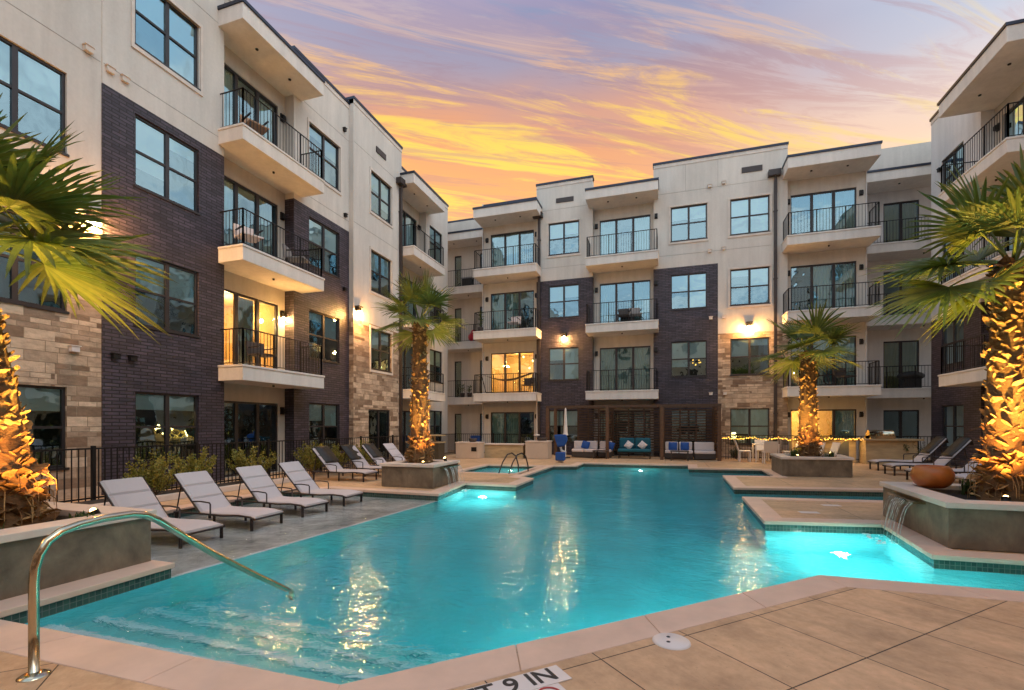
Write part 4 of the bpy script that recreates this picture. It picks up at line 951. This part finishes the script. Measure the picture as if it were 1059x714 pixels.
rchair('white chair behind the far right planter, left of its spotlight',5.0,19.6,R(-60)); rchair('white chair right of the palm in the far right planter',5.55,19.9,R(-80))
# pool lift
pl=thing('pool_lift','blue covered pool lift chair with white frame at the far edge of the pool','pool lift',(-4.02,18.95,0))
m=MB(); m.box(-.1,-.15,.02,.1,.15,.10); m.tube([(0,0,.1),(.05,0,.4),(-.02,.0,.62)],.045,8); m.tube([(-.02,0,.5),(.22,-.05,.42)],.03,8); m.build('frame',WHITEP,pl)
m=MB(); m.add([(-.30,-.06,1.12),(.22,-.10,1.14),(.28,-.08,.92),(.16,-.06,.66),(-.14,-.06,.62),(-.24,-.06,.9),(-.26,.14,1.10),(.20,.12,1.13),(.26,.14,.92),(.14,.16,.66),(-.12,.16,.62),(-.22,.14,.9)],[(0,5,4,3,2,1),(6,7,8,9,10,11),(0,1,7,6),(1,2,8,7),(2,3,9,8),(3,4,10,9),(4,5,11,10),(5,0,6,11)]); m.build('cover',BLUE,pl,bev=.05,seg=3)
m=MB(); m.box(-.18,-.28,.08,.20,-.02,.42); m.build('seat',BLUE,pl,bev=.04)
# umbrellas
def umbrella(label,x,y,zb,zt,h0):
    t=thing('closed_umbrella',label,'umbrella',(x,y,0)); m=MB(); m.tube([(0,0,h0),(0,0,zt)],.022,8); m.build('pole',WHITEP,t)
    m=MB(); m.lathe([(.02,zt),(.045,zt-.1),(.06,zt-.4),(.10,zb+.1),(.13,zb),(.06,zb-.02)],(0,0,0),10,False); m.build('canopy',WHITEP,t)
    m=MB(); m.lathe([(0,h0+.05),(.2,h0+.05),(.24,h0),(.24,h0-.0)],(0,0,0),16); m.build('base',IRON,t)
umbrella('closed white umbrella behind the blue pool lift',-4.35,21.5,1.05,2.3,.0)
t=thing('umbrella_pole','thin tan umbrella pole with small collar rising from the right terrace cabinet','pole',(-5.55,20.9,.8)); m=MB(); m.tube([(0,0,0),(0,0,2.1)],.028,8); m.build('pole',BOXM,t); m=MB(); m.lathe([(.03,.2),(.14,.22),(.14,.28),(.03,.3)],(0,0,0),12); m.build('collar',CAPST,t)
# fire bowl / grill things
t=thing('grill_island','stone grill island with steel grill right of the far counter','grill',(0,0,0)); m=MB(); m.box(7.35,21.6,.005,9.0,22.3,.62); m.build('base',TRAV,t); m=MB(); m.box(7.25,21.5,.92,9.15,22.4,.98); m.box(7.35,21.65,.62,9.0,22.3,.92); m.build('counter_top',TRAV,t)
m=MB(); m.box(7.5,21.6,.98,8.3,22.2,1.1); m.tube([(7.5,21.9,1.12),(8.3,21.9,1.12)],.2,12); m.build('hood',CHROME,t)
t=thing('bar_counter','long travertine bar counter behind the far right planter','counter',(0,0,0)); m=MB(); m.box(4.95,22.15,.005,7.2,22.6,.90); m.build('wall',TRAV,t); m=MB(); m.box(4.85,21.95,.90,7.3,22.7,.96); m.build('top',WOOD,t)
m=MB(); m.prism([(0,0),(1,0),(1,1)],0,.01); 
m=MB(); m.add([(6.0,22.14,.02),(6.95,22.14,.02),(6.95,22.14,.86),(6.8,22.14,.86),(6.0,22.12,.02),(6.95,22.12,.02),(6.95,22.12,.86),(6.8,22.12,.86)],[(0,1,2,3),(7,6,5,4),(0,4,5,1),(1,5,6,2),(2,6,7,3),(3,7,4,0)]); m.build('panel',mat('dark_panel',(.09,.09,.085),.5),t)
t=thing('smoker_cabinet','dark terrace cabinet with two pale shelf tops beside the middle palm','cabinet',(-9.6,18.6,0)); m=MB(); m.box(-.42,-.3,0,.42,.3,.72); m.build('body',mat('dark_wood_panel',(.05,.04,.025),.6),t); m=MB(); m.box(-.46,-.34,.74,.46,.34,.79); m.box(-.46,-.34,1.04,.46,.34,1.09); m.build('shelf',TRAV,t); m=MB(); m.box(-.1,-.05,.79,-.04,.05,1.04); m.box(.06,-.05,.79,.12,.05,1.04); m.build('support',TRAV,t)
t=thing('fire_bowl','small dark bowl planter on the left terrace cabinet','bowl',(-8.35,20.1,.74)); m=MB(); m.lathe([(0,0),(.14,0),(.2,.16),(.17,.16),(.12,.03),(0,.03)],(0,0,0),16); m.build('bowl',WICK,t)
t=thing('fire_bowl','round fire bowl on the right terrace cabinet by the umbrella pole','bowl',(-5.3,20.9,.8)); m=MB(); m.lathe([(0,0),(.18,0),(.26,.14),(.22,.14),(.15,.03),(0,.03)],(0,0,0),16); m.build('bowl',WICK,t)
# planter bowl on the right
t=thing('planter_bowl','wide glossy orange bowl standing on the cap of the right planter','bowl',(3.82,8.75,.57)); m=MB(); m.lathe([(0,0),(.18,0),(.25,.05),(.30,.13),(.305,.20),(.275,.28),(.235,.325),(.215,.33),(.2,.31),(.23,.24),(0,.22)],(0,0,0),28); m.build('bowl',TERRA,t); t.scale=(.84,.84,.98)

# ------------------------------------------------------------------ pergola
pg=thing('pergola','dark red stained slatted cedar pergola of three bays at the foot of the back wing','pergola',(0,0,0))
for x in (-5.25,-2.49,-.14,2.16):
    for y in (21.75,23.45):
        m=MB(); m.box(x-.07,y-.07,0,x+.07,y+.07,2.3); m.build('post',WOOD,pg,bev=.006)
m=MB(); m.box(-5.32,21.68,2.30,2.24,21.82,2.41); m.box(-5.32,23.38,2.30,2.24,23.52,2.41); m.build('beam',WOODH,pg)
m=MB()
for k in range(7): x=-5.1+k*1.2; m.box(x-.03,21.83,2.33,x+.03,23.37,2.43)
m.build('rafters',WOOD,pg)
for (a,b) in ((-4.1,-2.58),(-2.38,-.24),(-.04,2.05)):
    m=MB()
    for k in range(16): z=.30+k*.125; m.box(a,23.30,z,b,23.33,z+.055)
    for q in range(4): x=a+(b-a)*q/3; m.box(x-.035,23.335,.02,x+.03,23.37,2.29)
    m.build('slat_screen',WOODH,pg)
for x in (-2.49,2.16):
    m=MB()
    for k in range(14): z=.35+k*.135; m.box(x-.015,21.83,z,x+.015,23.37,z+.075)
    m.build('slat_screen',WOODH,pg)
# string lights along the far fence
sl_=thing('string_lights','string of small amber bulbs draped along the far fence right of the pergola','string lights',(0,0,0)); path=[]
X0,X1,Y0=2.25,7.75,22.0
def zz(s): return .99+.03*math.sin(s*37)-.035*abs(math.sin(s*PI*5))
m=MB(); m.tube([(X0+(X1-X0)*i/90,Y0-.1,zz(i/90)) for i in range(91)],.008,4); m.build('cord',IRON,sl_)
for x in (X0,X1):
    m=MB(); m.box(x-.02,Y0-.12,0,x+.02,Y0-.08,1.05); m.build('post',IRON,sl_)
b0=None
for k in range(88):
    s=(k+rnd.uniform(-.3,.3)+.5)/88; p=(X0+(X1-X0)*s,Y0-.1+rnd.uniform(-.03,.03),zz(s)-rnd.uniform(.0,.06)+.01)
    if b0 is None: m=MB(); m.ball((0,0,0),.021,6,5); b0=m.build('bulb',STRB,sl_); o=b0
    else: o=b0.copy(); COL.objects.link(o)
    o.location=p; s_=rnd.uniform(.7,1.4); o.scale=(s_,s_,s_)
for x in (3.2,5.0,6.8): lamp('string_glow','POINT',(x,21.75,.98),14,(1,.6,.2),.15)

# ------------------------------------------------------------------ things on the balconies
def bchair(label,loc,rz,m_=WICK,s=1):
    t=thing('balcony_chair',label,'chair',loc,rz); m=MB(); m.box(-.27,-.27,.38,.27,.25,.43); m.build('seat',m_,t,bev=.01); m=MB(); m.box(-.27,.22,.43,.27,.28,.85,Matrix.Rotation(R(-8),4,'X')); m.build('backrest',m_,t,bev=.01)
    for a in (-.24,.24):
        for b in (-.24,.24): m=MB(); m.box(a-.015,b-.015,0,a+.015,b+.015,.38); m.build('leg',IRON,t)
        m=MB(); m.box(a-.02,-.25,.6,a+.02,.28,.63); m.build('armrest',IRON,t)
bchair('pale chair on the third floor balcony of the left wing, near its left end',(-11.0,10.35,6.31),R(70),CREAM); bchair('grey chair on the third floor balcony of the left wing, near its right end',(-11.0,12.2,6.31),R(110),GREYF)
bchair('orange-brown chair on the top floor balcony of the left wing',(-11.05,10.6,9.51),R(70),mat('tan_wood',(.3,.16,.08),.6)); bchair('dark chair on the lit second floor balcony of the left wing',(-11.1,10.9,3.12),R(80),WICK)
bchair('grey chair on the third floor balcony of the far left bay',(-7.4,23.3,6.35),0,CREAM); bchair('dark chair on the lit balcony of the far left bay',(-6.7,23.4,3.14),0,WICK)
bchair('dark chair on the third floor middle balcony of the back wing',(-1.9,23.3,6.35),0,WICK); bchair('pale chair on the third floor middle balcony of the back wing',(-1.35,23.3,6.35),.2,GREYF)
bchair('dark chair on the second floor balcony above the far right planter',(7.2,23.3,3.14),.4,WICK); bchair('white chair on the right wing second floor balcony behind the palm',(9.6,17.4,3.26),R(-90),WHITEP)
t=thing('hammock','dark hammock slung across the lit second floor balcony','hammock',(0,0,0)); m=MB(); vs=[]
for i in range(13):
    s=i/12; x=-9.1+2.7*s; z=4.15-.30*math.sin(PI*s)
    for y in (23.0,23.2,23.4): vs.append((x,y+(.0),z-(.08*math.sin(PI*s) if y==23.2 else 0)))
m.add(vs,[(i*3+k,i*3+k+1,i*3+k+4,i*3+k+3) for i in range(12) for k in (0,1)],True); m.build('cloth',BLACK,t)
m=MB(); m.tube([(-8.9,23.2,3.2),(-9.15,23.2,4.15)],.02,6); m.tube([(-6.6,23.2,3.2),(-6.35,23.2,4.15)],.02,6); m.tube([(-8.9,23.2,3.2),(-6.6,23.2,3.2)],.02,6); m.build('stand',IRON,t)
def pottedplant(label,loc,h,seed,m_=LEAF,pot=WICK,big=.09):
    rg=random.Random(seed); t=thing('potted_plant',label,'plant',loc); m=MB(); m.lathe([(0,0),(.12,0),(.16,.26),(.14,.26),(0,.22)],(0,0,0),12); m.build('pot',pot,t); m=MB()
    for k in range(70):
        a=rg.uniform(0,2*PI); z=.25+h*rg.uniform(.1,1); d=Vector((math.cos(a),math.sin(a),rg.uniform(-.2,.6))); p=Vector((0,0,z)); e=Vector((-d.y,d.x,0))*big*.3; L=big*rg.uniform(2,3.5)
        m.add([p,p+d*L*.5+e,p+d*L,p+d*L*.5-e],[(0,1,2,3)])
    m.tube([(0,0,.2),(0,0,.25+h)],.012,5); m.build('foliage',m_,t)
pottedplant('tall potted plant at the left end of the third floor balcony, far left bay',(-9.2,23.2,6.35),.85,1); pottedplant('potted plant on a stand in the recessed second floor balcony, far left',(-11.3,25.0+.6,3.12),.5,2)
pottedplant('small potted plant on the recessed second floor balcony beside the first',(-10.8,25.5,3.12),.35,3)
t=thing('covered_grill','black covered grill on the recessed second floor balcony at far right','grill',(10.3,25.35,3.12)); m=MB(); m.box(-.30,-.22,0,.30,.22,.42); m.build('cart',BLACK,t); m=MB(); m.ball((0,0,.55),.5,14,8,(1.05,.5,.42)); m.build('cover',BLACK,t)
t=thing('red_bag','red rounded bag chair on the recessed third floor balcony at far left','chair',(-10.6,25.6,6.33)); m=MB(); m.ball((0,0,.28),.32,12,8,(1,.8,.9)); m.ball((0,.05,.55),.18,10,6); m.build('body',RED,t)
t=thing('storage_box','dark box on the recessed top floor balcony at far left','box',(-11.0,25.7,9.54)); m=MB(); m.box(-.3,-.2,0,.3,.2,.5); m.build('body',BLACK,t,bev=.02); m=MB(); m.box(-.32,-.22,.5,.32,.22,.56); m.build('lid',GREYF,t)
t=thing('exercise_bike','dark exercise bike on the second floor balcony above the far right planter','exercise bike',(6.3,23.25,3.14)); m=MB(); m.tube([(-.45,0,.03),(.45,0,.03)],.03,6); m.tube([(-.3,0,.05),(-.1,0,.5),(-.2,0,.85)],.03,6); m.tube([(.3,0,.05),(.2,0,.6),(.25,0,1.0)],.03,6); m.tube([(-.1,0,.45),(.22,0,.5)],.03,6); m.tube([(.15,0,1.0),(.4,0,1.02)],.02,6); m.build('frame',IRON,t)
m=MB(); m.tube([(.3+.22*math.cos(q*PI/10),0,.3+.22*math.sin(q*PI/10)) for q in range(20)],.03,6,close=True); m.build('flywheel',IRON,t); m=MB(); m.ball((-.2,0,.88),.13,10,6,(1.2,.8,.4)); m.build('saddle',BLACK,t)
t=thing('patio_chair','blue folding chair on the ground floor patio at far left','chair',(-9.75,23.6,0)); m=MB(); m.box(-.26,-.2,.4,.26,.22,.44); m.build('seat',BLUE,t); m=MB(); m.box(-.28,.2,.44,.28,.24,.95); m.build('backrest',BLUE,t); m=MB()
for a in (-.25,.25): m.tube([(a,-.2,0),(a,.22,.44)],.015,5); m.tube([(a,.22,0),(a,-.2,.44)],.015,5)
m.build('legs',IRON,t)
